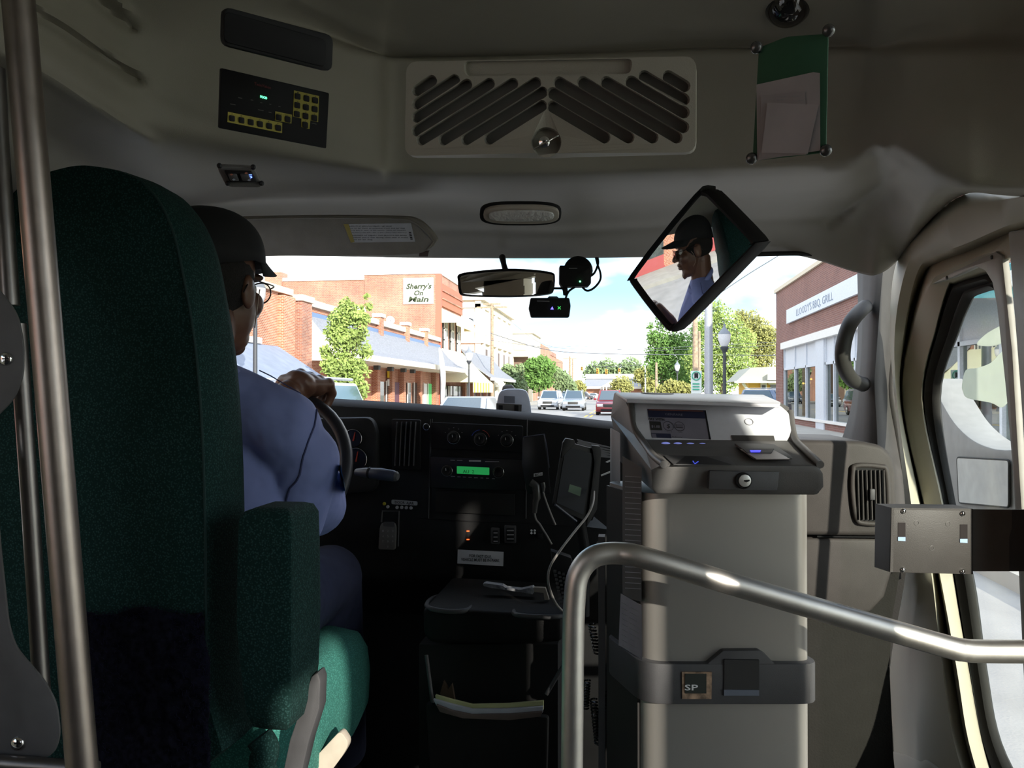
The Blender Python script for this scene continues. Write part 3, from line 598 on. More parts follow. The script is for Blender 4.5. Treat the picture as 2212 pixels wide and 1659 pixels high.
for k, (m_, pts) in enumerate(((mat('yellow_paper', (.42, .43, .22), .8), ((940, 1502), (975, 1512), (1020, 1523), (1100, 1521), (1174, 1515), (1174, 1534), (1100, 1532), (1018, 1536), (975, 1526), (942, 1518))),
    (mat('pale_blue_paper', (.42, .44, .50), .8), ((936, 1511), (975, 1522), (1020, 1533), (1100, 1532), (1173, 1527), (1172, 1540), (1100, 1545), (1018, 1547), (975, 1537), (942, 1524))),
    (mat('taupe_booklet', (.12, .09, .08), .8), ((942, 1523), (975, 1536), (1018, 1545), (1100, 1544), (1172, 1538), (1168, 1548), (1100, 1556), (1000, 1552), (950, 1538))))):
    B().prism([oc(x, y, 1.578-k*.008) for x, y in pts], (0, .008, 0)).obj('sheet', m_, sp2, bevel=.0005)
B().prism([oc(x, y, 1.62) for x, y in ((950, 1500), (958, 1472), (968, 1490), (976, 1478), (982, 1514))], (0, .01, 0)).obj('wrapper', mat('brown_wrapper', (.06, .035, .02), .6), sp2)
en = thing('folded_map', 'crumpled white folded paper on the console tray', 'papers', oc(1095, 1275, 1.75))
B().prism([onY(x, y, 1.74) for x, y in ((1043, 1262), (1048, 1260), (1085, 1265), (1092, 1270), (1125, 1274), (1150, 1268), (1157, 1276), (1150, 1284), (1130, 1280), (1060, 1270), (1045, 1266))], (0, .02, 0)).obj('sheet', mat('crumpled_paper', (.28, .29, .31), .8, bump=(60, 1, .01)), en)
B().prism([onY(x, y, 1.72) for x, y in ((1152, 1269), (1178, 1270), (1186, 1296), (1176, 1296), (1174, 1281), (1154, 1279))], (0, .01, 0)).obj('flap', mat('tan_card', (.26, .235, .20), .8), en)
# coiled cords beside the fare box
for nm, (a, b_), n_ in (('upper short black coiled cord', ((1278, 1348), (1290, 1412)), 9), ('left black coiled cord hanging', ((1268, 1470), (1264, 1530)), 10), ('middle black coiled cord hanging', ((1282, 1510), (1292, 1605)), 14), ('right black coiled cord hanging', ((1305, 1495), (1292, 1608)), 16)):
    p0, p1 = P(*a, 1.5), P(*b_, 1.5); pts = []
    for i in range(n_*10+1):
        t = i/(n_*10); an = 2*math.pi*i/10; pts.append(p0.lerp(p1, t)+(RT*math.cos(an)+FW*math.sin(an))*.006)
    o = B().tube(pts, .0018, 5).obj('coiled_cord', mat('glossy_black_cord', (.02, .02, .02), .25), smooth=True); tag(o, nm, 'cord', 'coiled cords beside the fare box')
# ---------------------------------------------------------------- overhead fittings
def onbulk(px, py, off=.004):
    """point on the overhead shell seen at a pixel (ray cast at the modelled surface)"""
    d = ray(px, py).normalized(); k, loc, n_, i = BVH.ray_cast(V((0, 0, 0)), d)
    return loc-d*off if loc else d*1.5
from mathutils.bvhtree import BVHTree
_m = cap_shell.data; BVH = BVHTree.FromPolygons([v_.co.copy() for v_ in _m.vertices], [tuple(p_.vertices) for p_ in _m.polygons])
def quadplane(c4, off=.0):
    cx, cy = sum(c[0] for c in c4)/4, sum(c[1] for c in c4)/4; o = onbulk(cx, cy, 0); n_ = V()
    for x, y in list(c4)+[(cx, cy)]:
        k = BVH.ray_cast(V((0, 0, 0)), ray((x+cx)/2, (y+cy)/2).normalized())[1]
        n_ += -k if k.dot(o) > 0 else k
    n_.normalize()
    q = [(onP(*c, o, n_)-onbulk(*c, 0)) for c in c4]; off = off+max(0, max(v_.dot(n_) for v_ in [-u for u in q]))*.6
    o = o+n_*off
    return o, n_
def oplate(par, name, pts, pl, th, m, off=0, bevel=.001, rad=0, label=None):
    o, n_ = pl; o = o+n_*off; q = [onP(x, y, o, n_) for x, y in pts]
    if rad: q = rpoly(q, rad)
    return B().prism(q, n_*th).obj(name, m, par, bevel=bevel, label=label)
blk = mat('sign_control_black', (.007, .007, .008), .6, spec=.2)
# blank black cover
c4 = ((476, 15), (712, 78), (709, 156), (474, 98)); pl = quadplane(c4, .004)
bc = thing('black_cover_panel', 'blank black cover panel above the sign keypad', 'panel', pl[0])
oplate(bc, 'frame', c4, pl, .012, BLACK, -.006, .002, .008)
oplate(bc, 'insert', ((484, 24), (704, 86), (702, 146), (482, 90)), pl, .002, blk, .0062, .001, .006)
# sign control keypad
c4 = ((474, 147), (706, 201), (700, 320), (470, 276)); pl = quadplane(c4, .004); o_, n_ = pl
sk = thing('sign_controller', 'black sign controller with yellow keypad blocks and green readout', 'controller', o_)
oplate(sk, 'faceplate', c4, pl, .010, blk, -.005, .0015)
def zk(x, y): return (470+x/9.217, 140+y/9.217)
yk = mat('yellow_keypad_print', (.36, .31, .045), .6)
oplate(sk, 'key_block', [zk(*p) for p in ((205, 935), (1285, 1155), (1280, 1360), (195, 1140))], pl, .0006, yk, .0052, 0)
oplate(sk, 'key_block', [zk(*p) for p in ((1150, 925), (1478, 995), (1468, 1170), (1138, 1105))], pl, .0006, yk, .0052, 0)
oplate(sk, 'key_block', [zk(*p) for p in ((1520, 508), (2018, 622), (2000, 1140), (1845, 1108), (1828, 1278), (1665, 1240), (1668, 1070), (1498, 1030))], pl, .0006, yk, .0052, 0)
keys_ = [(285, 1065), (475, 1103), (660, 1142), (845, 1180), (1027, 1218), (1207, 1256), (1215, 1050), (1393, 1085), (1592, 628), (1768, 670), (1940, 708), (1585, 805), (1758, 845), (1932, 884), (1577, 980), (1750, 1020), (1924, 1058), (1742, 1196)]
for x, y in keys_:
    oplate(sk, 'key', [zk(x+a, y+b_+a*.2) for a, b_ in ((-56, -60), (56, -60), (56, 60), (-56, 60))], pl, .0016, BLACK, .0058, .0004, .0015)
def otext(s_, par, x0, y0, x1, y1, hpx, pl, m_, off=.006, bold=0, zf=lambda x, y: (x, y)):
    o, n_ = pl; o = o+n_*off; a = onP(*zf(x0, y0), o, n_); b_ = onP(*zf(x1, y1), o, n_); c = onP(*zf(x0, y0-hpx), o, n_)
    text(s_, par, 'lettering', a, b_-a, c-a, m_, bold=bold)
otext('FOOD', sk, 850, 655, 985, 688, 48, pl, mat('green_led', (.05, .9, .3), .5, em=2.0, emc=(.1, 1, .35)), zf=zk, bold=.01)
otext('TwinVision', sk, 730, 402, 1060, 485, 60, pl, mat('dark_red_print', (.16, .02, .02), .7), zf=zk)
for i, ch in enumerate('ABCDEF'): x = 275+i*184; otext(ch, sk, x, 990+i*38, x+28, 996+i*38, 30, pl, INK, .0062, zf=zk)
for i, ch in enumerate('1234567890'):
    x, y = keys_[8+i]; otext(ch, sk, x-4, y-66, x+18, y-62, 26, pl, INK, .0062, zf=zk)
otext('SHIFT A', sk, 1165, 975, 1275, 995, 22, pl, INK, .0062, zf=zk); otext('SHIFT B', sk, 1340, 1010, 1455, 1035, 22, pl, INK, .0062, zf=zk)
for x, y, w_ in ((410, 645, 80), (660, 690, 50), (850, 745, 40), (1030, 775, 36), (1210, 820, 40), (252, 770, 105), (805, 885, 110), (1015, 935, 55), (1870, 1155, 100)):
    oplate(sk, 'printed_mark', [zk(x+a*w_, y+b_+a*w_*.2) for a, b_ in ((0, 0), (1, 0), (1, 14), (0, 14))], pl, .0003, mat('faint_print', (.10, .10, .09), .8), .0052, 0)
# small climate switch plate
c4 = ((467, 352), (550, 356), (570, 400), (489, 399)); pl = (onbulk(518, 377, .006), V((.35, -.75, -.55)).normalized())
ac = thing('climate_switch', 'small grey overhead switch plate with blue digit', 'switch', pl[0])
oplate(ac, 'frame', c4, pl, .005, GREYP, -.003, .0015, .004)
oplate(ac, 'face', ((484, 366), (543, 368), (556, 391), (497, 391)), pl, .003, BLACK, .002, .0008)
otext('5', ac, 535, 385, 545, 385, 8, pl, mat('blue_led', (.05, .1, .9), .5, em=2.5, emc=(.08, .15, 1)), .0055)
for (x, y) in ((492, 374), (518, 374)):
    oplate(ac, 'switch_button', [(x+a, y+b_) for a, b_ in ((0, 0), (19, 0), (25, 15), (6, 15))], pl, .002, DGREYP, .0052, .0006)
for x, y, m_ in ((500, 377, 'orange_print'), (505, 388, 'pale_print'), (532, 374, 'orange_print'), (538, 389, 'pale_print')):
    oplate(ac, 'symbol', [(x-4, y), (x, y-2.5), (x+4, y), (x, y+2)], pl, .0002, mat(m_, (.35, .12, .08) if m_[0] == 'o' else (.3, .33, .4), .7), .0074, 0)
for x, y in ((474, 358), (547, 361), (492, 396), (565, 396)): B().ball(onP(x, y, pl[0]+pl[1]*.003, pl[1]), .0016, 8, 6).obj('screw', BLACK, ac)
# vent panel with slanted louvres: slots are real recesses
c4 = ((878, 132), (1500, 126), (1498, 325), (878, 333)); pl = quadplane(c4, .0)
vp = thing('speaker_vent_panel', 'wide grey overhead panel with chevron louvres and latch', 'panel', pl[0])
def zv(x, y): return (820+x/2.765, y/2.765)
def slots():
    L_ = [(( 225, 540), (310, 482)), ((225, 620), (447, 478)), ((222, 700), (520, 505)), ((222, 780), (655, 500)), ((250, 835), (795, 500)), ((382, 835), (932, 495)), ((518, 833), (970, 552)), ((655, 830), (968, 632))]
    R_ = [((1722, 455), (1822, 515)), ((1578, 455), (1818, 595)), ((1500, 487), (1818, 672)), ((1352, 490), (1815, 760)), ((1212, 490), (1775, 822)), ((1070, 492), (1632, 822)), ((1032, 555), (1488, 822)), ((1030, 635), (1345, 822))]
    return L_+R_
n_ = pl[1]; O_ = pl[0]+n_*.016
def vq(x, y, o=0): return onP(*zv(x, y), O_+n_*o, n_)
outer = rpoly([vq(*p) for p in ((160, 368), (1890, 336), (1888, 910), (1100, 915), (880, 918), (150, 932))], .012)
holes = []
for (ax, ay), (bx, by) in slots():
    a, b_ = vq(ax, ay), vq(bx, by); d = (b_-a).normalized(); pn = d.cross(n_); r = .0062; pts = []
    for k in range(7): t = math.pi*k/6; pts.append(b_+pn*math.cos(t)*r+d*math.sin(t)*r)
    for k in range(7): t = math.pi*k/6; pts.append(a-pn*math.cos(t)*r-d*math.sin(t)*r)
    holes.append((pts, .010))
holes.append((rpoly([vq(x, y) for x, y in ((500, 366), (1512, 350), (1500, 440), (508, 455))], .006), .006))
holes.append(([vq(995, 850)+(RT*math.cos(t)+UP*math.sin(t))*(.0165) for t in [2*math.pi*k/24 for k in range(24)]], .012))
from mathutils.geometry import tessellate_polygon
loops = [outer]+[h for h, _ in holes]; flat = [p for l in loops for p in l]; pb_ = B()
pb_.add(flat, [list(t) for t in tessellate_polygon(loops)])
def skirt(l, d, inset=0): 
    c = sum(l, V())/len(l); l2 = [p-n_*d+(p-c).normalized()*inset for p in l]; N = len(l)
    pb_.add(l+l2, [[i, (i+1) % N, (i+1) % N+N, i+N] for i in range(N)])
skirt(outer, .030, .004)
for h, d in holes: skirt(h, d, -.0015)
for h, d in holes[-2:]: c = sum(h, V())/len(h); pb_.add([p-n_*d-(p-c).normalized()*.0015 for p in h], [list(range(len(h)))])
bo = pb_.obj('panel', SHELL, vp, clean=True)
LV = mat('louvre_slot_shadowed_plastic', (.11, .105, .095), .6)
lt = B().lathe(vq(985, 850, -.004), n_, [(0, .0065), (.005, .006), (.007, .003)], 16).obj('latch', CHROME, vp, smooth=True)
B().obox(vq(995, 850, .004), (RT*.9+UP*.5)*.015, n_*.0015, UP*.0012).obj('handle', CHROME, lt, bevel=.001)
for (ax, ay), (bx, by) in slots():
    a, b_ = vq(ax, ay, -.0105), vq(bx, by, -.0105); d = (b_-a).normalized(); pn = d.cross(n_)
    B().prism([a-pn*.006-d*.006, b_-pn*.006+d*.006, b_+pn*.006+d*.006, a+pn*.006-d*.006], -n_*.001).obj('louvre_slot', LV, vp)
# green document pocket with papers, cover bolts
c4 = ((1634, 96), (1793, 68), (1788, 328), (1622, 346)); pl = quadplane(c4, .003)
gpk = thing('document_pocket', 'green clear fronted document pocket screwed to the bulkhead', 'pocket', pl[0])
oplate(gpk, 'backing', ((1640, 104), (1700, 80), (1790, 74), (1785, 330), (1626, 348)), pl, .004, mat('dark_green_card', (.018, .085, .040), .7), -.003, .001, .004)
for x, y in ((1634, 103), (1790, 66), (1784, 325), (1624, 342)): B().lathe(onP(x, y, *pl)+pl[1]*.0, pl[1], [(0, .0048), (.003, .0045), (.0045, .003), (.005, .001)], 14).obj('bolt', mat('clear_grey_bolt', (.12, .12, .12), .25, .6), gpk, smooth=True)
pm = mat('mauve_grey_paper', (.36, .33, .335), .8)
pp_ = thing('pocket_slips', 'stack of pale slips inside the green pocket', 'papers', pl[0]+pl[1]*.004)
oplate(pp_, 'sheet', ((1634, 183), (1757, 156), (1771, 158), (1772, 325), (1636, 347)), pl, .0008, pm, .0022, 0)
oplate(pp_, 'sheet', ((1645, 206), (1739, 197), (1742, 334), (1640, 342)), pl, .0008, mat('greyer_paper', (.33, .305, .31), .8), .0034, 0)
oplate(pp_, 'sheet', ((1658, 222), (1768, 226), (1745, 332), (1645, 330)), pl, .0008, mat('mauve_paper', (.39, .36, .37), .8), .0046, 0)
for x, y, w_ in ((1676, 208, 22), (1710, 207, 18), (1678, 215, 14), (1724, 216, 12)): oplate(pp_, 'printed_mark', ((x, y), (x+w_, y-.5), (x+w_, y+1.5), (x, y+2)), pl, .0002, gi, .0046, 0)
# dome camera at the top edge
dc = thing('dome_camera', 'glossy dark dome camera at the top edge of bulkhead', 'camera', P(1705, 8, 1.38))
B().lathe(P(1705, -30, 1.40), (FW*-.6-UP*.5), [(0, .052), (.012, .05), (.016, .042)], 28).obj('base', mat('olive_grey_ring', (.16, .17, .13), .4), dc, smooth=True)
B().ball(P(1703, 6, 1.385), .040, 28, 18).obj('dome', mat('smoked_glossy_dome', (.02, .018, .018), .06, coat=1), dc, smooth=True)
# dome light
dl = thing('dome_light', 'oval overhead lamp with ribbed lens behind the mirror', 'lamp', onbulk(1125, 458))
pl = (onbulk(1125, 466, .03), V((0, -.62, -.78)).normalized())
def oval(x0, x1, y0, y1, n=36, e_=.62):
    cx, cy, a, b_ = (x0+x1)/2, (y0+y1)/2, (x1-x0)/2, (y1-y0)/2; out = []
    for i in range(n):
        t = 2*math.pi*i/n; c, s_ = math.cos(t), math.sin(t); out.append((cx+a*math.copysign(abs(c)**e_, c), cy+b_*math.copysign(abs(s_)**e_, s_)))
    return out
B().prism([onP(x, y, pl[0], pl[1]) for x, y in oval(1037, 1213, 433, 480)], pl[1]*.008).obj('base_ring', BLACK, dl, bevel=.002)
B().prism([onP(x, y, pl[0]+pl[1]*.008, pl[1]) for x, y in oval(1045, 1208, 440, 479)], pl[1]*.006).obj('frame', mat('tan_lamp_frame', (.34, .31, .27), .5), dl, bevel=.002)
B().prism([onP(x, y, pl[0]+pl[1]*.014, pl[1]) for x, y in oval(1056, 1197, 452, 476)], pl[1]*.004).obj('lens', mat('ribbed_lens', (.50, .50, .49), .25, bump=(160, .8, .004)), dl, bevel=.002)
# sun visor with warning label
vo, vn = onY(700, 510, 1.84), V((.0, -.93, -.36)).normalized()
def vz(x, y, o=0): return onP(x, y, vo+vn*o, vn)
vs = thing('sun_visor', 'taupe padded sun visor folded above the driver', 'visor', vo)
VM = mat('taupe_visor_vinyl', (.27, .245, .215), .7, bump=(500, .4, .001))
out = cr_pts([vz(x, y) for x, y in ((400, 486), (430, 476), (500, 470), (700, 466), (860, 468), (900, 474), (925, 492), (943, 516), (940, 526), (925, 540), (880, 551), (700, 553), (500, 553), (400, 552))], 4, True)
B().prism(out, -vn*.018).obj('pad', VM, vs, bevel=.004, seg=2)
B().tube(cr_pts([vz(x, y, .001) for x, y in ((440, 480), (520, 474), (700, 471), (858, 473), (893, 480), (915, 497), (935, 519), (932, 528), (922, 540))], 6), .0022, 8).obj('piping', VM, vs, smooth=True)
B().prism([vz(x, y, -.004) for x, y in ((906, 545), (926, 543), (924, 554), (905, 554))], -vn*.01).obj('hinge_clip', mat('brown_clip', (.10, .07, .06), .6), vs)
lab = B().prism([vz(x, y, .0006) for x, y in ((742, 484), (888, 482), (897, 522), (762, 524))], vn*.0006).obj('warning_label', mat('pale_label', (.52, .52, .54), .7), vs)
B().prism([vz(x, y, .0014) for x, y in ((742, 484), (753, 484), (766, 523), (758, 524))], vn*.0003).obj('yellow_strip', mat('dull_yellow', (.40, .32, .09), .7), lab)
for i, s_ in enumerate(('DEATH or SERIOUS INJURY can occur', 'Sit as far back as possible from the air bag', 'The BACK SEAT is the SAFEST place for children', 'ALWAYS use SEAT BELTS and CHILD RESTRAINTS', 'DANGER OF INJURY from BLOWN AIR BAGS.', 'Never put a rear facing child seat in front', 'of an air bag')):
    x0 = 755+i*1.6; y = 489.5+i*4.6+(1.5 if i > 3 else 0); a = vz(x0, y, .0018); b_ = vz(x0+(92 if i == 0 else 118 if i != 6 else 40), y, .0018); text(s_, lab, 'lettering', a, b_-a, UP*(.0038 if i in (0, 4) else .0032), INK, bold=.01 if i in (0, 4) else 0, ext=.0001)
for k in range(5): B().prism([vz(x, y, .0014) for x, y in ((883+k*.8, 501+k*3.6), (888+k*.8, 501+k*3.6), (888.5+k*.8, 503+k*3.6), (883.5+k*.8, 503+k*3.6))], vn*.0003).obj('barcode_bar', INK, lab)
# ---------------------------------------------------------------- driver's seat
SX = -.80
st_ = thing('captain_chair', 'high backed green fabric driver seat at the left', 'seat', V((SX, 1.3, FZ)))
op = [(150, 355), (205, 356), (262, 368), (310, 392), (350, 440), (380, 510), (402, 610), (424, 740), (438, 900), (445, 1080), (448, 1300), (448, 1500), (440, 1660)]
right = [onY(x, y, 1.12) for x, y in op]; right[0].x = SX
left = [V((2*SX-p.x, p.y, p.z)) for p in right[::-1][:-1]]
outl = right+left
back = B(); cen = V((SX, 1.12, -.2)); NL = len(outl)
prof = [(.0, .93, .012), (.0, .98, 0), (.012, 1.0, 0), (.06, 1.02, 0), (.11, 1.0, 0), (.135, .95, 0), (.145, .85, 0)]
rings = []
for dy, k, _ in prof:
    ring = []
    for p in outl:
        q = cen+(p-cen)*1.0; dx = (p.x-SX)
        q = V((SX+dx*(1-(1-k)*.7), 1.12+dy+.10*max(0, (.1-p.z))*.0, p.z-(1-k)*.12*(1 if p.z > -.3 else 0))); ring.append(q)
    rings.append(cr_pts(ring, 3, True))
n0 = len(rings[0])
for r in rings: back.v += r
for i in range(len(rings)-1):
    for k in range(n0): back.f.append([i*n0+k, i*n0+(k+1) % n0, (i+1)*n0+(k+1) % n0, (i+1)*n0+k]); back.mi.append(0)
back.f.append(list(range(n0))[::-1]); back.f.append([(len(rings)-1)*n0+k for k in range(n0)]); back.mi += [0, 0]
back.obj('backrest', TEAL, st_, smooth=True)
B().tube(cr_pts([p+V((-.002, -.0005, 0)) for p in right[3:]], 5), .0018, 6).obj('seam', mat('dark_teal_thread', (.006, .03, .028), .9), st_, smooth=True)
# folded arm rest
ar = B()
secs = [(1100, .6), (1106, .86), (1125, 1), (1200, 1.03), (1350, 1.05), (1480, 1.0), (1545, .9), (1578, .74), (1590, .5)]
rr = []
for y, k in secs:
    a = onY(516+(8 if y > 1450 else 0), y, 1.10); b_ = onY(628, y, 1.10); w_ = (b_.x-a.x); cx = (a.x+b_.x)/2
    rr.append(cr_pts([V((cx+dx*w_/2*k, 1.155+dy*.055*k, a.z)) for dx, dy in ((-.9, -1), (0, -1.02), (.88, -1), (1, -.85), (1.02, 0), (1, .85), (.85, 1), (0, 1), (-.9, 1), (-1, .8), (-1, -.8))], 3, True))
nn_ = len(rr[0])
for r in rr: ar.v += r
for i in range(len(rr)-1):
    for k in range(nn_): ar.f.append([i*nn_+k, i*nn_+(k+1) % nn_, (i+1)*nn_+(k+1) % nn_, (i+1)*nn_+k]); ar.mi.append(0)
ar.f += [list(range(nn_))[::-1], [(len(rr)-1)*nn_+k for k in range(nn_)]]; ar.mi += [0, 0]
am = ar.obj('armrest', TEAL, st_, smooth=True, label='upright folded armrest')
B().prism([onY(x, y, 1.17) for x, y in ((672, 1462), (686, 1452), (692, 1470), (690, 1530), (668, 1600), (640, 1720), (600, 1720), (625, 1600))], (0, .03, 0)).obj('armrest_bracket', DGREYP, st_, bevel=.003)
cu = B(); rows = []
cush = mat('sunlit_teal_fabric', (.02, .13, .105), .9, build=weave(300, (.06, .27, .22)))  # brighter copy of the seat fabric, sunlight put into its colour
for z, k in ((-.70, .93), (-.66, .99), (-.60, 1.0), (-.55, .98), (-.52, .93), (-.505, .82)):
    rows.append(cr_pts([V((SX+dx*.26*k, 1.5+dy*.27*k, z)) for dx, dy in ((-.85, -1), (0, -1), (.85, -1), (1, -.8), (1.03, 0), (1, .75), (.8, 1), (0, 1.03), (-.8, 1), (-1, .75), (-1.03, 0), (-1, -.8))], 3, True))
nn_ = len(rows[0])
for r in rows: cu.v += r
for i in range(len(rows)-1):
    for k in range(nn_): cu.f.append([i*nn_+k, i*nn_+(k+1) % nn_, (i+1)*nn_+(k+1) % nn_, (i+1)*nn_+k]); cu.mi.append(0)
cu.f += [list(range(nn_))[::-1], [(len(rows)-1)*nn_+k for k in range(nn_)]]; cu.mi += [0, 0]
cu.obj('seat_cushion', cush, st_, smooth=True)
B().box((SX-.2, 1.28, FZ), (SX+.2, 1.7, -.72)).obj('pedestal', BLACK, st_, bevel=.02)
B().prism(rpoly([onY(x, y, 1.40) for x, y in ((735, 1578), (754, 1606), (742, 1630), (690, 1700), (650, 1720), (668, 1650))], .01), (0, .02, 0)).obj('side_shield', mat('beige_seat_shield', (.50, .44, .36), .5), st_, bevel=.004)
B().tube(cr_pts([onY(x, y, 1.16) for x, y in ((560, 1592), (575, 1620), (566, 1650), (580, 1690))], 4), [.02]*13, 10).obj('buckle_sleeve', TEAL, st_, smooth=True)
# fuzzy garment over the lower back of the seat
fz = B(); rows = []
for j in range(26):
    v_ = j/25; row = []
    for i in range(30):
        u = i/29; x = 178+(258+14*min(1, v_*4))*u; y = 1322+v_*420+8*math.sin(u*9)
        p = onY(x, y, 1.105-.012*math.sin(u*3.14)); p.y += .006*noise.noise(V((u*14, v_*14, 0))); row.append(p)
    rows.append(row)
gz = fz.grid(rows).obj('dark_garment', mat('black_navy_wool', (.006, .006, .012), 1., nz=(120, .8), spec=.1), smooth=True, clean='keep', solid=.006)
tag(gz, 'dark woolly garment draped over the lower back of the green seat', 'garment')
random.seed(3); tf = B()
for _ in range(2600):
    u, v_ = random.random(), random.random()
    if random.random() < .35: u = random.choice((random.uniform(.93, 1.02), u)); v_ = v_ if u > .9 else random.uniform(-.02, .05)
    p = onY(178+(258+14*min(1, v_*4))*u, 1322+v_*420+8*math.sin(u*9), 1.096); d = V((random.gauss(0, 1), -abs(random.gauss(0, .8)), random.gauss(0, 1))).normalized()*random.uniform(.004, .009); q = d.orthogonal().normalized()*.0006
    tf.add([p-q, p+q, p+d], [[0, 1, 2]])
tf_ = tf.obj('wool_pile', mat('wool_fibre', (.008, .008, .02), 1., spec=.1), gz); tf_['kind'] = 'stuff'

# ---------------------------------------------------------------- the driver
drv = thing('person', 'driver in black cap, eyeglasses and blue shirt gripping the steering wheel', 'person', V((-.78, 1.45, -.5)))
HO = V((-.750, 1.42, .19)); HR = Matrix.Rotation(math.radians(-6), 3, 'Z')
def hp(x, y, z): return HO+HR @ V((x, y, z))
def remesh(b, name, m, vox=.005, sm_=4, par=drv, label=None):
    o = b.obj(name, m, par); md = o.modifiers.new('r', 'REMESH'); md.mode = 'VOXEL'; md.voxel_size = vox; md.use_smooth_shade = True
    md = o.modifiers.new('s', 'SMOOTH'); md.factor = .5; md.iterations = sm_
    bpy.context.view_layer.update(); me = bpy.data.meshes.new_from_object(o.evaluated_get(bpy.context.evaluated_depsgraph_get())); o.modifiers.clear(); o.data = me
    if label: o['label'] = label
    return o
b = B(); hb = lambda c, r: b.ball(hp(*c), r, 20, 14, HR)
hb((0, -.01, .04), (.076, .096, .09)); hb((0, .03, -.03), (.064, .064, .082)); hb((0, .04, -.085), (.046, .046, .034)); hb((0, .074, -.102), (.022, .018, .018))
b.cone(hp(0, .096, .012), .009, hp(0, .113, -.022), .014); hb((.013, .1, -.026), (.009, .01, .008)); hb((-.013, .1, -.026), (.009, .01, .008))
for s_ in (-1, 1):
    hb((s_*.038, .064, -.022), (.026, .028, .026)); hb((s_*.03, .084, .03), (.026, .014, .009)); hb((s_*.077, -.004, -.008), (.010, .020, .032)); hb((s_*.082, -.012, .006), (.008, .012, .016))
hb((0, .094, -.052), (.025, .012, .008)); hb((0, .092, -.066), (.022, .012, .008))
b.cone(hp(0, -.025, -.06), .056, V((-.775, 1.40, -.0)), .062, 18); b.ball((-.785, 1.44, -.1), (.14, .09, .08), 16, 10)
# right forearm and hand on the wheel rim, left arm mirrored to the far side
def hand(t0, sgn, elbow, S=1.18):
    c = rim(t0, WR+.012); tg = (rim(t0+.05)-rim(t0-.05)).normalized(); no = (c-WC).normalized(); ax = wa
    wr_ = c-ax*.075-tg*sgn*.0-no*.035+V((0, 0, -.005))
    b.cone(elbow, .046, wr_, .029, 14); b.cone(wr_, .029, c-ax*.022+no*.004, .024, 12)
    R3 = Matrix((tg, ax, no)).transposed()
    f = lambda u, o, a_: c+tg*u*S+no*o*S+ax*a_*S
    b.ball(f(0, .017, -.016), (.041*S, .030*S, .021*S), 14, 10, R3); b.ball(f(0, .004, -.04), (.034*S, .03*S, .022*S), 14, 10, R3)
    for k, (u, ln) in enumerate(((-.033, .90), (-.011, 1.05), (.011, 1.0), (.033, .80))):
        k0 = f(u, .034, -.006); k1 = f(u*1.05, .036*ln, .024*ln); k2 = f(u, .010, .036*ln); k3 = f(u*.95, -.012, .022)
        b.cone(f(u*.75, .014, -.034), .010*S, k0, .0118*S, 10); b.ball(k0, .0132*S, 10, 8); b.cone(k0, .0115*S, k1, .0098*S, 10); b.ball(k1, .0108*S, 10, 8); b.cone(k1, .0098*S, k2, .009*S, 10); b.cone(k2, .009*S, k3, .0082*S, 10)
    th0 = f(-sgn*.030, -.006, -.045); th1 = f(-sgn*.045, -.014, -.026); th2 = f(-sgn*.030, -.022, -.010)
    b.cone(f(0, 0, -.055), .017*S, th0, .014*S, 10); b.cone(th0, .014*S, th1, .012*S, 10); b.cone(th1, .012*S, th2, .0095*S, 10)
hand(math.radians(20), 1, V((-.622, 1.62, -.225)))
hand(math.radians(-55), -1, V((-1.0, 1.60, -.26)))
for s_ in (-1, 1): b.cone((-.79+s_*.10, 1.45, -.45), .06, (-.79+s_*.11, 1.7, -.44), .05)
b.cone((-.785, 1.45, -.1), .09, (-.785, 1.47, -.45), .1)
for s_ in (-1, 1): b.cone((-.785, 1.44, -.09), .06, (-.785+s_*.17, 1.44, -.08), .045); b.cone((-.785+s_*.17, 1.44, -.08), .045, (-.622, 1.62, -.225) if s_ > 0 else (-1.0, 1.60, -.26), .04)
body = remesh(b, 'body', SKIN, .0036, 3)
# shirt
b = B()
b.ball((-.785, 1.455, -.20), (.185, .115, .20), 24, 16); b.ball((-.785, 1.48, -.38), (.175, .135, .15), 24, 16)
b.cone((-.768, 1.405, .012), .066, (-.61, 1.43, -.062), .064, 18); b.cone((-.768, 1.405, .012), .066, (-.96, 1.43, -.062), .064, 18)
b.cone((-.610, 1.43, -.068), .068, (-.622, 1.52, -.18), .072, 18); b.cone((-.622, 1.52, -.18), .072, (-.620, 1.615, -.235), .060, 18)
b.cone((-.62, 1.615, -.235), .06, (-.637, 1.655, -.195), .052, 18)
b.cone((-.96, 1.43, -.068), .068, (-1.0, 1.59, -.25), .062, 18); b.cone((-1.0, 1.59, -.25), .06, (-.985, 1.66, -.2), .05, 18)
b.cone((-.59, 1.46, -.12), .068, (-.63, 1.5, -.24), .062, 18)
sh = remesh(b, 'shirt', SHIRT, .006, 5, label='blue shirt with shoulder patch')
nrm_ = [v_.normal.copy() for v_ in sh.data.vertices]
for v_, nv in zip(sh.data.vertices, nrm_):
    p = v_.co+drv.location; k = noise.noise(V((p.x*9, p.y*9, p.z*5+3)))*.007+noise.noise(V((p.x*22, p.y*22, p.z*9)))*.0025; v_.co = p-drv.location+nv*k
cl = B()
for i in range(24):
    a = 2*math.pi*i/24
cpts = [V((-.757+.068*math.cos(a), 1.412+.066*math.sin(a), .035+.020*math.cos(a+2.2)+.012*math.sin(-a))) for a in [2*math.pi*i/24 for i in range(24)]]
cl.tube(cpts, .013, 10, closed=True); cl.obj('collar', SHIRT, sh, smooth=True)
seam_m = mat('navy_thread', (.06, .07, .16), .9)
from mathutils.bvhtree import BVHTree as BT
sb = BT.FromPolygons([v_.co+drv.location for v_ in sh.data.vertices], [tuple(p.vertices) for p in sh.data.polygons])
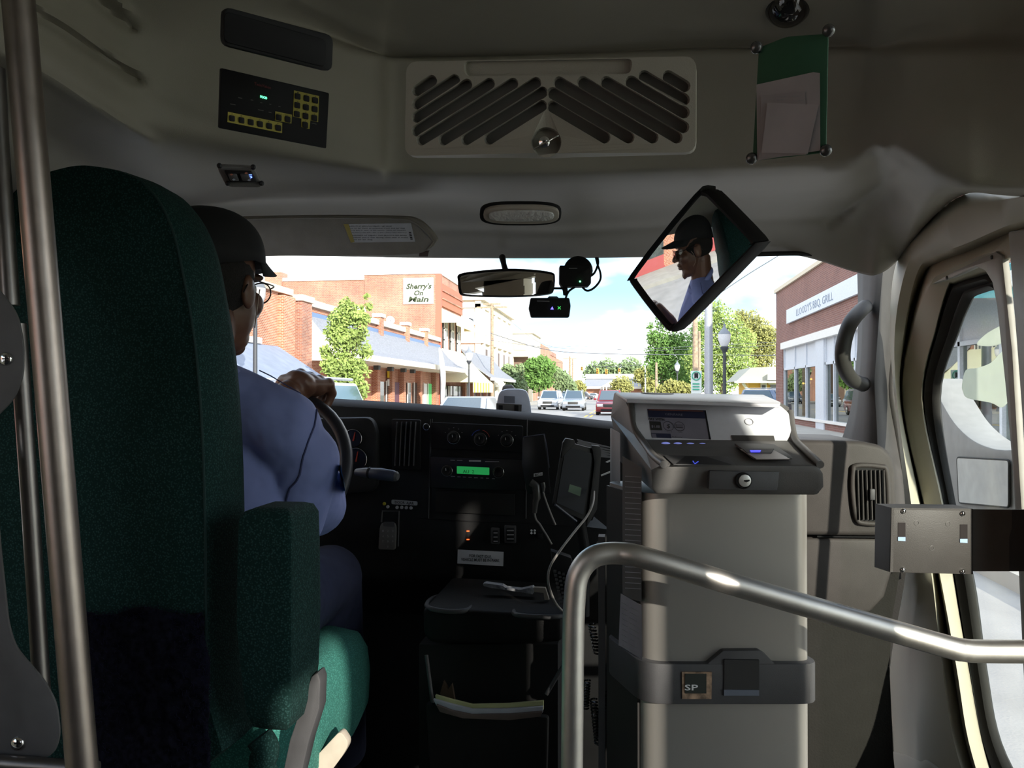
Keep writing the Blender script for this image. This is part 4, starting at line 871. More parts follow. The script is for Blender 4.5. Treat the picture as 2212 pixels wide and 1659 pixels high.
def onsh(x, y, o=.0015):
    d = ray(x, y).normalized(); h = sb.ray_cast(V((0, 0, 0)), d); return h[0]+h[1]*o*(1 if h[1].dot(d) < 0 else -1) if h[0] else P(x, y, 1.5)
def strip(pts, r, name, m): 
    q = []
    for (a, b_), (c, d) in zip(pts, pts[1:]):
        for k in range(8): q.append(onsh(a+(c-a)*k/8, b_+(d-b_)*k/8))
    q.append(onsh(*pts[-1])); B().tube(q, r, 6).obj(name, m, sh, smooth=True)
strip([(684, 884), (678, 920), (664, 955), (655, 985), (648, 1025), (640, 1040), (626, 1055), (618, 1085)], .0016, 'armhole_seam', seam_m)
strip([(560, 800), (585, 812), (615, 830), (650, 850)], .0012, 'shoulder_seam', seam_m)
pm_ = mat('light_blue_patch', (.10, .30, .55), .7)
B().grid([[onsh(x+dx, y, .003) for dx in (0, 3, 6, 9)] for x, y in ((727, 1004), (730, 1020), (733, 1036), (735, 1050), (737, 1062))]).obj('shoulder_patch', pm_, sh, label='blue shoulder patch', smooth=True, clean='keep')
# trousers, shoes
b = B(); b.ball((-.79, 1.45, -.45), (.18, .15, .10), 20, 12)
b.cone((-.70, 1.50, -.44), .092, (-.672, 1.82, -.425), .076, 18); b.cone((-.672, 1.82, -.425), .074, (-.67, 1.93, -.86), .05, 16); b.cone((-.672, 1.80, -.46), .07, (-.69, 1.72, -.6), .05, 14)
b.cone((-.88, 1.50, -.44), .092, (-.95, 1.83, -.43), .076, 18); b.cone((-.95, 1.83, -.43), .074, (-.93, 1.93, -.88), .05, 16)
remesh(b, 'trousers', NAVY, .007, 4)
for x, z in ((-.67, -1.02), (-.93, -1.04)):
    B().cone((x, 1.93, z+.08), .048, (x, 1.95, z), .042, 12).cone((x, 1.95, z-.02), .04, (x, 2.08, z-.03), .036, 12).obj('shoe', BLACK, drv, smooth=True)
# cap, hair, glasses
b = B(); NR = 14; NC = 36; rows = []
for i in range(NR+1):
    t = (math.pi/2)*i/NR; row = []
    for k in range(NC+1):
        a = 2*math.pi*k/NC; r = math.sin(t)**.85; row.append(hp(.090*r*math.cos(a), -.006+.110*r*math.sin(a), .048+.096*math.cos(t)**.8-(.022*max(0, -math.sin(a)) if i == NR else 0)))
    rows.append(row)
cp_ = b.grid(rows).obj('cap', CAP, drv, smooth=True, clean=True, solid=.003, label='black cap')
b = B(); rows = []
for j in range(8):
    v_ = j/7; row = []
    for i in range(19):
        a = math.radians(12+156*i/18); r = 1+.0*v_; x = .086*math.cos(a)*(1-.12*v_); y = .100*math.sin(a)+.078*v_*math.sin(a)**.6; z = .050+.014*math.sin(a)-.010*v_-.02*abs(math.cos(a))*v_*.8
        row.append(hp(x, y, z))
    rows.append(row)
b.grid(rows).obj('brim', CAP, cp_, smooth=True, clean='keep', solid=.003)
b = B(); b.ball(hp(0, -.018, .018), (.081, .094, .078), 24, 14, HR); b.obj('hair', mat('short_dark_hair', (.012, .010, .009), .95, nz=(300, .5), bump=(400, .8, .002)), drv, smooth=True)
gl_ = B(); 
for s_ in (-1, 1):
    gl_.tube([hp(s_*.034+.024*math.cos(a), .113-.006*abs(math.cos(a)) if True else 0, .004+.020*math.sin(a)) for a in [2*math.pi*i/24 for i in range(24)]], .0014, 6, closed=True)
    gl_.tube(cr_pts([hp(s_*.058, .108, .012), hp(s_*.074, .09, .014), hp(s_*.082, .03, .014), hp(s_*.086, -.01, .012), hp(s_*.084, -.03, -.012)], 4), .0014, 6)
gl_.tube([hp(-.010, .116, .008), hp(.010, .116, .008)], .0014, 6)
gg = gl_.obj('eyeglasses', mat('dark_wire_frame', (.03, .02, .02), .3, .6), drv, smooth=True)
for s_ in (-1, 1): 
    B().lathe(hp(s_*.034, .112, .004), HR @ V((0, 1, 0)), [(0, .022), (.001, .022)], 20).obj('lens', glassmat('spectacle_lens', (.9, .9, .9), .12), gg)
    ey = B().ball(hp(s_*.031, .078, .008), .0125, 12, 8).obj('eye', mat('eye_white', (.6, .57, .54), .2), drv, smooth=True)
    B().ball(hp(s_*.031, .0885, .008), .005, 8, 6).obj('iris', mat('dark_iris', (.02, .012, .01), .15), ey, smooth=True)
# cord of the glasses
B().tube(cr_pts([hp(.080, .03, .0), hp(.083, .02, -.02), hp(.080, .018, -.05), hp(.070, .03, -.07)], 5), .0011, 6).obj('glasses_cord', mat('pale_cord', (.35, .25, .2), .6), gg, smooth=True)

# ---------------------------------------------------------------- stanchion and barrier at the left edge
sn = B().tube([P(33, -80, .93), P(104, 760, .94), P(186, 1760, .95)], .0172, 28).obj('stanchion', mat('dim_brushed_steel', (.36, .31, .28), .38, 1., build=brushed), smooth=True)
tag(sn, 'thick brushed steel stanchion in front of the driver seat', 'pole')
bf = thing('driver_barrier', 'grey steel barrier plates and thin tubes at the left edge', 'barrier', P(20, 1300, 1.0))
TUB = mat('dull_steel_tube', (.20, .185, .175), .35, .9, build=brushed)
B().tube([P(38, 700, 1.06), P(66, 1100, 1.06), P(92, 1520, 1.06)], .0105, 16).obj('rear_tube', TUB, bf, smooth=True)
B().tube([P(-20, -60, 1.1), P(-2, 300, 1.1), P(22, 660, 1.1)], .012, 12).obj('upper_tube', TUB, bf, smooth=True)
B().tube([P(-100, 1640, .99), P(60, 1652, .99), P(210, 1662, .99)], .0095, 14).obj('lower_rail', TUB, bf, smooth=True)
pm2 = mat('grey_painted_plate', (.12, .118, .12), .5, bump=(900, .15, .001))
for pts in (((-160, 560), (-40, 585), (10, 640), (38, 680), (50, 740), (50, 810), (30, 862), (-20, 912), (-160, 960)), ((-160, 900), (-15, 1000), (0, 1180), (18, 1350), (34, 1400), (95, 1470), (122, 1520), (130, 1590), (116, 1630), (80, 1646), (-160, 1640))):
    B().prism(rpoly([P(x, y, 1.0) for x, y in pts], .012), FW*.004).obj('plate', pm2, bf, bevel=.0012)
for x, y in ((12, 775), (38, 1606)):
    k = B().lathe(P(x, y, 1.0), -FW, [(0, .0085), (.002, .008), (.004, .0055), (.0042, .001)], 16).obj('screw', CHROME, bf, smooth=True)
    B().obox(P(x, y, .9955), RT*.004, UP*.0008, FW*.0005).obox(P(x, y, .9955), RT*.0008, UP*.004, FW*.0005).obj('slot', BLACK, k)
# ---------------------------------------------------------------- fare box
fb = thing('fare_box', 'tall steel fare box with white display face behind the handrail', 'fare box', P(1580, 1659, 1.4))
BK = V((-.25, 1, 0)).normalized(); BKd = RT*-.25+FW*1; BKd.normalize()
fl, fr = P(1398, 1060, 1.30), P(1760, 1060, 1.30); flb, frb = P(1398, 1760, 1.30), P(1760, 1760, 1.30)
zt, zb = fl.z, FZ+.02
def col(px, D, z): p = P(px, 1060, D); return V((p.x, p.y, z))
ol = []
w0 = (fr-fl).normalized(); w0.z = 0; w0.normalize(); bd = V((FW.x, FW.y, 0)).normalized(); bd = (bd-V((RT.x, RT.y, 0))*.25).normalized()
c0, c1 = V((fl.x, fl.y, 0)), V((fr.x, fr.y, 0)); c2, c3 = c1+bd*.22, c0+bd*.19
base = rpoly([c0, c1, c2, c3], .034, 8)
b = B().prism([p+V((0, 0, zb)) for p in base], (0, 0, zt-zb-.005)); b.obj('cabinet', SATIN, fb, smooth=35)
sp0 = c0+bd*.03; sd_ = (c0-c1).normalized()
B().prism([sp0+sd_*.001+V((0, 0, zb)), sp0+sd_*.004+V((0, 0, zb)), c3-bd*.02+sd_*.004+V((0, 0, zb)), c3-bd*.02+sd_*.001+V((0, 0, zb))], (0, 0, zt-zb-.01)).obj('side_dark_plate', mat('near_black_side', (.022, .021, .020), .5), fb, label='near black plate added to darken the left side')  # dark plate added over the steel to darken this side
for p0, p1 in ((c3+bd*.0, c3),): B().prism([p0+V((0, 0, zb)), p0+V((-.012, .002, zb)), p0+V((-.012, .03, zb)), p0+V((0, .03, zb))], (0, 0, .92)).obj('corner_post', DGREYP, fb)
# head: lofted hull, left and right profiles
def hd_(l): return [P(*q) for q in l]
LP = hd_([(1418, 1068, 1.27), (1404, 1052, 1.262), (1412, 1018, 1.252), (1436, 1003, 1.245), (1388, 950, 1.42), (1357, 868, 1.47), (1352, 861, 1.475), (1326, 847, 1.60), (1318, 900, 1.62), (1340, 1000, 1.56)])
RP = hd_([(1766, 1070, 1.25), (1782, 1052, 1.242), (1781, 1022, 1.235), (1768, 1006, 1.235), (1718, 952, 1.40), (1700, 880, 1.455), (1688, 870, 1.46), (1652, 852, 1.58), (1650, 900, 1.6), (1700, 1000, 1.5)])
rows = [[l.lerp(r, t) for t in (0, .04, .5, .96, 1)] for l, r in zip(LP, RP)]; n1 = 5
hb_ = B(); hb_.grid(rows+[rows[0]])
hb_.f += [[i*5 for i in range(10)][::-1], [i*5+4 for i in range(10)]]; hb_.mi += [0, 0]
hb_.obj('head_housing', GREYP, fb, bevel=.004, clean=True)
fo = (LP[4]+RP[4]+LP[5]+RP[5])/4; fn = (RP[4]-LP[4]).cross(LP[5]-LP[4]).normalized(); fn = -fn if fn.dot(fo) > 0 else fn
def fz_(x, y, o=0): return onP(x, y, fo+fn*(.004+o), fn)
B().prism(rpoly([fz_(*q) for q in ((1364, 867), (1500, 869), (1686, 876), (1704, 892), (1713, 958), (1580, 956), (1394, 949), (1374, 925))], .004), -fn*.008).obj('white_face', mat('white_matte_plastic', (.62, .64, .68), .45), fb, bevel=.001, label='white sloping display face')
sc2 = B().prism([fz_(*q, .0006) for q in ((1399, 883), (1523, 888), (1536, 949), (1408, 944))], -fn*.002).obj('screen', mat('dim_lcd_grey', (.20, .19, .23), .3, coat=.4), fb, label='small lit payment screen')
def zs(x, y): return (1390+x/14.75, 870+y/14.75)
def sq(name, pts, m, o=.0012): B().prism([fz_(*zs(*q), o) for q in pts], -fn*.0004).obj(name, m, sc2)
dk = mat('navy_banner', (.025, .028, .06), .4)
sq('banner', ((120, 195), (1970, 240), (2010, 500), (160, 455)), dk); sq('bezel_strip', ((1945, 240), (1985, 240), (2150, 1165), (2100, 1165)), BLACK, .0016)
sq('banner', ((185, 590), (545, 600), (600, 875), (225, 865)), mat('black_tile', (.03, .03, .028), .4)); sq('banner', ((245, 965), (860, 985), (895, 1130), (275, 1105)), dk)
sq('icon', ((262, 990), (395, 994), (420, 1110), (285, 1108)), mat('dim_lilac', (.16, .15, .2), .4), .0016); sq('orange_line', ((160, 215), (1900, 255), (1905, 275), (165, 232)), mat('orange_backlight', (.3, .1, .05), .5), .0016)
def ft(s_, x0, y0, x1, y1, h, m_, bold=0):
    a = fz_(*zs(x0, y0), .002); bb = fz_(*zs(x1, y1), .002); c = fz_(*zs(x0, y0-h), .002); text(s_, sc2, 'lettering', a, bb-a, c-a, m_, bold=bold, ext=.0001)
dm = mat('dim_white_print', (.25, .25, .3), .5)
ft('GENFARE', 690, 395, 1250, 420, 65, dm); ft('PAY WITH:', 160, 550, 690, 575, 75, INK, .02); ft('$1.00', 255, 785, 520, 795, 70, dm, .01); ft('$', 750, 805, 850, 805, 125, INK); ft('Card', 740, 940, 900, 945, 32, INK); ft('Paper', 1100, 950, 1250, 955, 32, INK); ft('Balance', 920, 1105, 1230, 1115, 40, INK)
for cx_, cy_ in ((795, 740), (1148, 752)): B().tube([fz_(*zs(cx_+160*math.cos(a)+30*math.sin(a), cy_+145*math.sin(a)), .0018) for a in [2*math.pi*i/28 for i in range(28)]], .0003, 5, closed=True).obj('circle', INK, sc2)
sq('icon', ((1040, 680), (1250, 690), (1262, 800), (1050, 785)), mat('dim_lilac2', (.13, .12, .15), .4), .0016); sq('icon_line', ((1050, 775), (1262, 790), (1264, 800), (1052, 785)), INK, .0022)
B().tube([fz_(1618+9*math.cos(a)+1.5*math.sin(a), 911+7*math.sin(a), .001) for a in [2*math.pi*i/24 for i in range(24)]], .0006, 6, closed=True).obj('tap_ring', gi, fb)
# top cover with oval vent and swirl relief
to = (LP[6]+RP[6]+LP[7]+RP[7])/4; tn = (RP[6]-LP[6]).cross(LP[7]-LP[6]).normalized(); tn = -tn if tn.z < 0 else tn
def tz(x, y, o=0): return onP(x, y, to+tn*(.003+o), tn)
B().prism([tz(*q) for q in ((1330, 847), (1650, 853), (1686, 868), (1684, 873), (1354, 863))], tn*-.006).obj('top_cover', mat('pale_top_plastic', (.58, .58, .62), .4), fb, bevel=.0015)
B().prism(cr_pts([tz(x, y, .0004) for x, y in ((1385, 848.5), (1420, 849), (1455, 850.5), (1440, 851.5), (1400, 850.6))], 4, True), tn*.0006).obj('top_vent', DGREYP, fb)
# buttons below the screen
for x, y in ((1438, 958.5), (1464, 959.2), (1491, 960), (1517, 960.6)):
    c = onP(x, y, (LP[4]+RP[4])/2+(LP[3]-LP[4])*.06+UP*.003, (UP*.85-FW*.5).normalized()); B().ball(c, (.0078, .005, .003), 12, 8).obj('lit_button', mat('blue_lit_button', (.30, .33, .70), .25, em=.12, emc=(.3, .35, 1)), fb, smooth=True)
# tray: coin cup and bill slot
tro = (LP[3]+RP[3]+LP[4]+RP[4])/4; trn = (RP[3]-LP[3]).cross(LP[4]-LP[3]).normalized(); trn = -trn if trn.z < 0 else trn
def tt(x, y, o=0): return onP(x, y, tro+trn*(.0015+o), trn)
dkp = mat('deep_black_recess', (.006, .006, .007), .5)
def tp(name, pts, m, o=0, th=.001, par=fb): return B().prism([tt(*q, o) for q in pts], trn*-th).obj(name, m, par)
cup = tp('coin_cup', ((1434, 983), (1572, 986), (1590, 1004), (1455, 1003)), mat('cup_grey', (.07, .07, .072), .45))
tp('cup_floor', ((1480, 985), (1525, 986), (1580, 1003), (1460, 1002)), dkp, .0005, par=cup)
B().tube([tt(1497, 996, .002), tt(1501, 1002, .002), tt(1508, 997, .002)], .0008, 6).obj('arrow_mark', mat('blue_mark', (.05, .08, .6), .5, em=.3), cup)
bl = B().prism([fz_(x, y, .0008) for x, y in ((1579, 941), (1671, 942), (1676, 962), (1586, 960))], fn*.0015).obj('bill_slot', mat('slot_grey', (.05, .048, .045), .5), fb)
bb_ = B().prism([tt(*q, .001) for q in ((1586, 962), (1672, 964), (1712, 992), (1628, 993))], trn*.004).obj('bill_tray', GREYP, fb, bevel=.0012)
tp('tray_inlay', ((1598, 970), (1670, 971), (1706, 991), (1634, 991)), mat('mauve_inlay', (.36, .31, .30), .4), .0062, par=bb_); tp('tray_shadow_slot', ((1604, 969), (1672, 969), (1666, 978), (1614, 978)), DGREYP, .0072, par=bb_)
tp('blue_lens', ((1620, 972), (1644, 972), (1642, 976), (1622, 976)), mat('blue_glow', (.05, .05, .6), .4, em=.5), .0082, par=bb_)
# raised side rims
for pts in (((1362, 868, 1.465), (1372, 925, 1.44), (1392, 958, 1.40), (1412, 985, 1.31), (1434, 1003, 1.243)), ((1707, 890, 1.45), (1716, 945, 1.40), (1742, 975, 1.31), (1772, 1004, 1.235))):
    B().tube(cr_pts([P(*q) for q in pts], 5), .006, 10).obj('side_rim', GREYP, fb, smooth=True)
# front apron: lock recess and lock
ao = P(1600, 1040, 1.238); an = -FW
def az(x, y, o=0): return onP(x, y, ao+an*o, an)
B().prism([az(*q) for q in ((1533, 1017), (1684, 1019), (1679, 1060), (1531, 1057))], FW*.012).obj('lock_panel', DGREYP, fb, bevel=.001)
lk_ = B().lathe(az(1605, 1038, .0), -FW, [(0, .0125), (.004, .0125), (.005, .011), (.003, .010)], 24).obj('lock', BLACK, fb, smooth=True)
B().lathe(az(1608, 1038, .002), -FW, [(0, .0095), (.003, .0092), (.0034, .008)], 24).obj('lock_face', mat('lock_silver', (.6, .6, .58), .3, .5), lk_, smooth=True)
B().prism([az(*q, .0056) for q in ((1607, 1037), (1619, 1036), (1620, 1039), (1612, 1042), (1607, 1040))], FW*-.0004).obj('keyhole', INK, lk_)
# plastic band
bo_ = P(1580, 1470, 1.285)
def bz(x, y, o=0): return onP(x, y, bo_-FW*o, FW)
bnd = B().prism([bz(*q) for q in ((1445, 1434), (1528, 1434), (1545, 1420), (1562, 1406), (1640, 1405), (1654, 1414), (1672, 1433), (1752, 1434), (1752, 1520), (1445, 1521))], FW*.02)
bq = rpoly([c0-w0*.013-bd*.014, c1+w0*.006-bd*.014, c1+w0*.006+bd*.2, c0-w0*.014+bd*.16], .04, 8)
ztp, zbt = bz(1580, 1434).z, bz(1580, 1521).z
bnd.prism([p+V((0, 0, zbt)) for p in bq], (0, 0, ztp-zbt))
bn = bnd.obj('plastic_band', DGREYP, fb, bevel=.002)
B().prism([bz(*q, .004) for q in ((1565, 1425), (1640, 1426), (1640, 1503), (1564, 1503))], FW*.006).obj('square_recess', mat('recess_dark', (.02, .02, .02), .6), bn)
B().prism([bz(*q, .0055) for q in ((1564, 1490), (1640, 1491), (1640, 1503), (1564, 1503))], FW*.002).obj('recess_sill', mat('slate_sill', (.12, .14, .18), .5), bn)
wq = B().prism([bz(*q, .004) for q in ((1473, 1452), (1538, 1452), (1537, 1510), (1474, 1510))], FW*.006).obj('worn_window', mat('worn_copper_edge', (.30, .20, .13), .6, nz=(90, .6)), bn)
B().prism([bz(*q, .0055) for q in ((1480, 1456), (1526, 1456), (1526, 1498), (1480, 1498))], FW*.002).obj('dark_plate', mat('greenish_black', (.03, .035, .03), .4), wq)
text('SP', wq, 'lettering', bz(1479, 1491, .006), bz(1508, 1491, .006)-bz(1479, 1491, .006), UP*.0088, WINK, bold=.015)
# paper labels on the dark left side
so = c3+V((0, 0, 0)); sn_ = (c3-c0).normalized().cross(V((0, 0, 1)))
sn_ = -sn_ if sn_.dot(so) > 0 else sn_
def sz(x, y, o=0): 
    return onP(x, y, c0+V((0, 0, -.3))+sn_*(.004+o), sn_)
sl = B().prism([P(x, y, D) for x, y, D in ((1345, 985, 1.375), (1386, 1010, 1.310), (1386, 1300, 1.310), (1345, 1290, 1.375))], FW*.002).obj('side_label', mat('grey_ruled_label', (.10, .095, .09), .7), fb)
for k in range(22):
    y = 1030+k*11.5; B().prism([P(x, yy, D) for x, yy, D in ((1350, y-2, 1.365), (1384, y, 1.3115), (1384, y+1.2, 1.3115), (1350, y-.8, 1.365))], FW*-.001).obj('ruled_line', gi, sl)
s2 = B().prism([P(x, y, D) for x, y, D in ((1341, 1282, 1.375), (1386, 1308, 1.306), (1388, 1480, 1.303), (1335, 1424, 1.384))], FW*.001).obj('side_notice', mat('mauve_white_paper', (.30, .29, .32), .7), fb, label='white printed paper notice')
random.seed(5)
for k in range(13):
    y = 1300+k*11.5
    for x0, x1 in ((1343, 1355), (1360, 1360+random.uniform(10, 24))):
        B().prism([P(x, yy, D) for x, yy, D in ((x0, y+(x0-1341)*.55, 1.372-(x0-1341)*.00153), (x1, y+(x1-1341)*.55, 1.372-(x1-1341)*.00153), (x1, y+3+(x1-1341)*.55, 1.372-(x1-1341)*.00153), (x0, y+3+(x0-1341)*.55, 1.372-(x0-1341)*.00153))], FW*-.001).obj('printed_mark', gi, s2)
B().prism([P(1322, 925, 1.52), P(1340, 935, 1.46), P(1342, 1760, 1.46), P(1322, 1760, 1.52)], FW*.03).obj('rear_rail', DGREYP, fb, bevel=.002)
# ---------------------------------------------------------------- handrail
hr = cr_pts([P(1234, 1800, 1.17), P(1236, 1600, 1.17), P(1238, 1400, 1.17), P(1241, 1300, 1.17), P(1250, 1240, 1.17), P(1282, 1203, 1.17), P(1335, 1195, 1.17), P(1400, 1207, 1.16), P(1600, 1267, 1.155), P(1850, 1340, 1.15), P(2040, 1395, 1.14), P(2080, 1404, 1.14), P(2130, 1407, 1.14), P(2330, 1408, 1.13)], 10)
o = B().tube(hr, .0157, 28).obj('handrail', STEEL, smooth=True); tag(o, 'bent stainless steel handrail crossing in front of the fare box', 'handrail')
# ---------------------------------------------------------------- grey bracket box at the right
gb = thing('bracket_box', 'dark grey sheet metal bracket box with two slots at right', 'bracket', P(2010, 1170, 1.27))
BX = mat('brown_grey_sheet_metal', (.055, .051, .048), .5, bump=(900, .25, .001), spec=.4)
def gz_(x, y, o=0): return P(x, y, 1.25-o)
fp = B().prism([gz_(*q) for q in ((1926, 1097), (2102, 1099), (2102, 1241), (1923, 1236))], FW*.004).obj('front_plate', BX, gb, bevel=.0008)
B().prism([P(x, y, 1.2535) for x, y in ((2096, 1100), (2186, 1101), (2186, 1140), (2180, 1160), (2180, 1234), (2096, 1234))], FW*.003).obj('rear_plate', mat('brown_grey_plate2', (.11, .10, .092), .5), gb)
B().prism([P(x, y, 1.256) for x, y in ((2180, 1101), (2300, 1101), (2300, 1234), (2180, 1234))], FW*.003).obj('dark_plate', DGREYP, gb)
B().prism([gz_(1926, 1097), gz_(1923, 1236), P(1889, 1225, 1.36), P(1891, 1088, 1.36)], V((.004, 0, 0))).obj('side_plate', BX, gb)
B().prism([gz_(1926, 1097), gz_(2102, 1099), P(2060, 1090, 1.36), P(1891, 1088, 1.36)], V((0, 0, -.003))).obj('top_plate', BX, gb)
for x in (1940, 2074):
    sl_ = B().prism([gz_(*q, .0006) for q in ((x, 1129+(x-1940)*.03), (x+16, 1129+(x-1940)*.03), (x+16, 1169+(x-1940)*.03), (x, 1168+(x-1940)*.03))], FW*.002).obj('slot', mat('slot_brown', (.012, .008, .008), .8), fp)
    B().prism([gz_(*q, .0012) for q in ((x, 1160+(x-1940)*.03), (x+16, 1160+(x-1940)*.03), (x+16, 1169+(x-1940)*.03), (x, 1168+(x-1940)*.03))], FW*.001).obj('slot_daylight', mat('painted_sky_blue', (.35, .50, .75), .4), sl_)  # plate painted sky blue to imitate daylight through the slot
for x, y in ((1951, 1104), (2079, 1109), (1950, 1230), (2079, 1234)): B().lathe(gz_(x, y), -FW, [(0, .004), (.002, .0038), (.0035, .002)], 12).obj('screw', CHROME, gb, smooth=True)
for x, y in ((1980, 1130), (2048, 1132), (2013, 1184)): B().tube([gz_(x+5*math.cos(a), y+5*math.sin(a), .0003) for a in [2*math.pi*i/14 for i in range(14)]], .0004, 4, closed=True).obj('dimple', GREYP, fp)
# ---------------------------------------------------------------- pillar grab handle
gh = B().tube(cr_pts([P(1870, 662, 2.15), P(1858, 672, 2.08), P(1836, 700, 2.02), P(1822, 745, 2.0), P(1822, 785, 2.02), P(1838, 818, 2.07), P(1864, 830, 2.14)], 8), [.016]+[.0185]*47+[.020], 14).obj('grab_handle', DARKTRIM, smooth=True)
tag(gh, 'charcoal curved grab handle on the windshield pillar', 'handle')
# ---------------------------------------------------------------- mirrors and dash cameras
rm = thing('rear_view_mirror', 'small black framed rear view mirror below the header', 'mirror', P(1093, 605, 2.1))
rd = 2.10
def rz(x, y, o=0): 
    return P(x, y, rd+(x-1093)*.0002-o)
ro = [(991, 592), (1030, 585), (1093, 580), (1150, 582), (1192, 588), (1199, 598), (1197, 625), (1190, 633), (1165, 637), (1120, 640), (1060, 640), (1000, 637), (991, 628), (989, 608)]
B().prism(cr_pts([rz(x, y) for x, y in ro], 3, True), FW*.03).obj('shell', BLACK, rm, bevel=.002)
ri = [(995+(x-989)*.965, 586+(y-580)*.87) for x, y in ro]
mn = (-FW*1.0+RT*-.28+UP*.02).normalized(); mo = rz(1093, 610, .004)
B().prism(cr_pts([P(x, y, rd-.003+(x-1093)*.0002) for x, y in ri], 3, True), FW*.001).obj('mirror_glass', MIRROR, rm)
B().tube([rz(1092, 584, -.015), P(1088, 570, 2.13), P(1085, 556, 2.19)], [.008, .007, .009], 10).obj('stem', BLACK, rm, smooth=True)
cmf = thing('dash_camera', 'square black dash camera with green light under header', 'camera', P(1243, 590, 2.1))
B().prism(rpoly([P(x, y, 2.08) for x, y in ((1209, 573), (1272, 574), (1277, 580), (1277, 612), (1272, 618), (1214, 619), (1209, 610))], .003), FW*.04).obj('body', BLACK, cmf, bevel=.002)
B().lathe(P(1247, 588, 2.16), (FW*-1), [(0, .038), (.03, .038), (.034, .034)], 24).obj('mount', BLACK, cmf, smooth=True)
B().ball(P(1253, 608, 2.078), .0022, 8, 6).obj('green_light', mat('green_light', (.1, .9, .3), .4, em=3, emc=(.1, 1, .3)), cmf)
B().prism([P(x, y, 2.079) for x, y in ((1229, 579), (1247, 579), (1247, 580.5), (1229, 580.5))], FW*-.0004).obj('printed_mark', gi, cmf)
for q in (((1277, 596), (1285, 588), (1292, 570), (1291, 556)), ((1256, 618), (1268, 628), (1283, 622), (1296, 606), (1297, 590), (1291, 572), (1287, 556))): B().tube(cr_pts([P(x, y, 2.11) for x, y in q], 5), .0028, 8).obj('cable', BLACK, cmf, smooth=True)
cm2 = thing('alert_camera', 'wide black alert unit with blue and green symbols', 'camera', P(1187, 663, 2.1))
B().prism(rpoly([P(x, y, 2.08) for x, y in ((1146, 643), (1230, 643), (1233, 660), (1230, 685), (1147, 685), (1142, 665))], .004), FW*.03).obj('body', BLACK, cm2, bevel=.003)
B().prism([P(x, y, 2.10) for x, y in ((1182, 644), (1186, 640), (1203, 640), (1208, 644))], FW*.02).obj('cap', sm, cm2)
B().prism([P(x, y, 2.078) for x, y in ((1193, 662), (1196, 668.5), (1189, 668.5))], FW*-.0005).obj('blue_symbol', mat('blue_symbol', (.1, .1, .8), .4, em=1, emc=(.15, .12, 1)), cm2)
gs = B()
for a in (1, -1): gs.tube([P(1205, 665-3*a, 2.077), P(1211, 665+3*a, 2.077)], .0009, 5)
gs.obj('green_symbol', mat('green_symbol', (.05, .5, .1), .4, em=.5), cm2)
B().prism([P(x, y, 2.079) for x, y in ((1160, 649.5), (1187, 650), (1187, 651.5), (1160, 651))], FW*-.0004).obj('printed_mark', gi, cm2)
B().tube([P(x, y, 2.11) for x, y in ((1197, 623), (1214, 623), (1221, 628), (1223, 636))], .003, 8).obj('arm', BLACK, cm2, smooth=True)
B().prism([P(x, y, 2.10) for x, y in ((1214, 621), (1226, 621), (1227, 631), (1222, 638), (1217, 637), (1216, 628))], FW*.012).obj('bracket', BLACK, cm2, bevel=.001)
B().tube(cr_pts([P(x, y, 2.1) for x, y in ((1242, 620), (1230, 628), (1224, 638), (1222, 646))], 4), .0028, 8).obj('cable', BLACK, cm2, smooth=True)
# big diamond shaped interior mirror: slightly convex, aimed at the driver
MC_ = P(1500, 562, 1.5); tc_ = -MC_.normalized(); th_ = (HO+V((.02, .03, -.045))-MC_).normalized(); MN = (tc_+th_).normalized(); RC = 1.5
def mz(x, y, o=0): return onP(x, y, MC_+MN*o, MN)
mo_ = [(1525, 408), (1534, 410), (1548, 420), (1635, 510), (1638, 525), (1632, 540), (1472, 704), (1455, 713), (1440, 708), (1372, 622), (1363, 606), (1366, 592), (1508, 417)]
bm_ = thing('interior_mirror', 'large diamond shaped mirror showing the driver', 'mirror', MC_)
oo = cr_pts([mz(x, y) for x, y in mo_], 3, True); cc = sum(oo, V())/len(oo)
def dome(p): d = p-MC_; d -= MN*d.dot(MN); return p-MN*((d.length**2)/(2*RC)-.010)
b = B(); N_ = len(oo); rows = []
for k in range(15): rows.append([dome(cc+(p-cc)*(k/14)*.91) for p in oo]+[dome(cc+(oo[0]-cc)*(k/14)*.91)])
b.grid(rows).obj('mirror_glass', MIRROR, bm_, smooth=True, clean='keep')
B().prism([cc+(p-cc)*.985-MN*.028 for p in oo], MN*.012).obj('back_shell', BLACK, bm_, bevel=.003)
fr_ = B(); rr_ = []
for k_, h in ((.895, .012), (.91, .020), (.955, .022), (.985, .018), (1.0, .004), (.985, -.014)):
    rr_.append([cc+(p-cc)*k_+MN*(h-.004)-(MN*((p-cc).length**2)/(2*RC)) for p in oo]+[cc+(oo[0]-cc)*k_+MN*(h-.004)-(MN*((oo[0]-cc).length**2)/(2*RC))])
fr_.grid(rr_).obj('frame', BLACK, bm_, smooth=True, clean='keep')
B().tube(cr_pts([cc-MN*.02, cc-MN*.05+V((0, 0, .04)), P(1530, 440, 1.66)], 5), .008, 10).obj('mount_arm', BLACK, bm_, smooth=True)
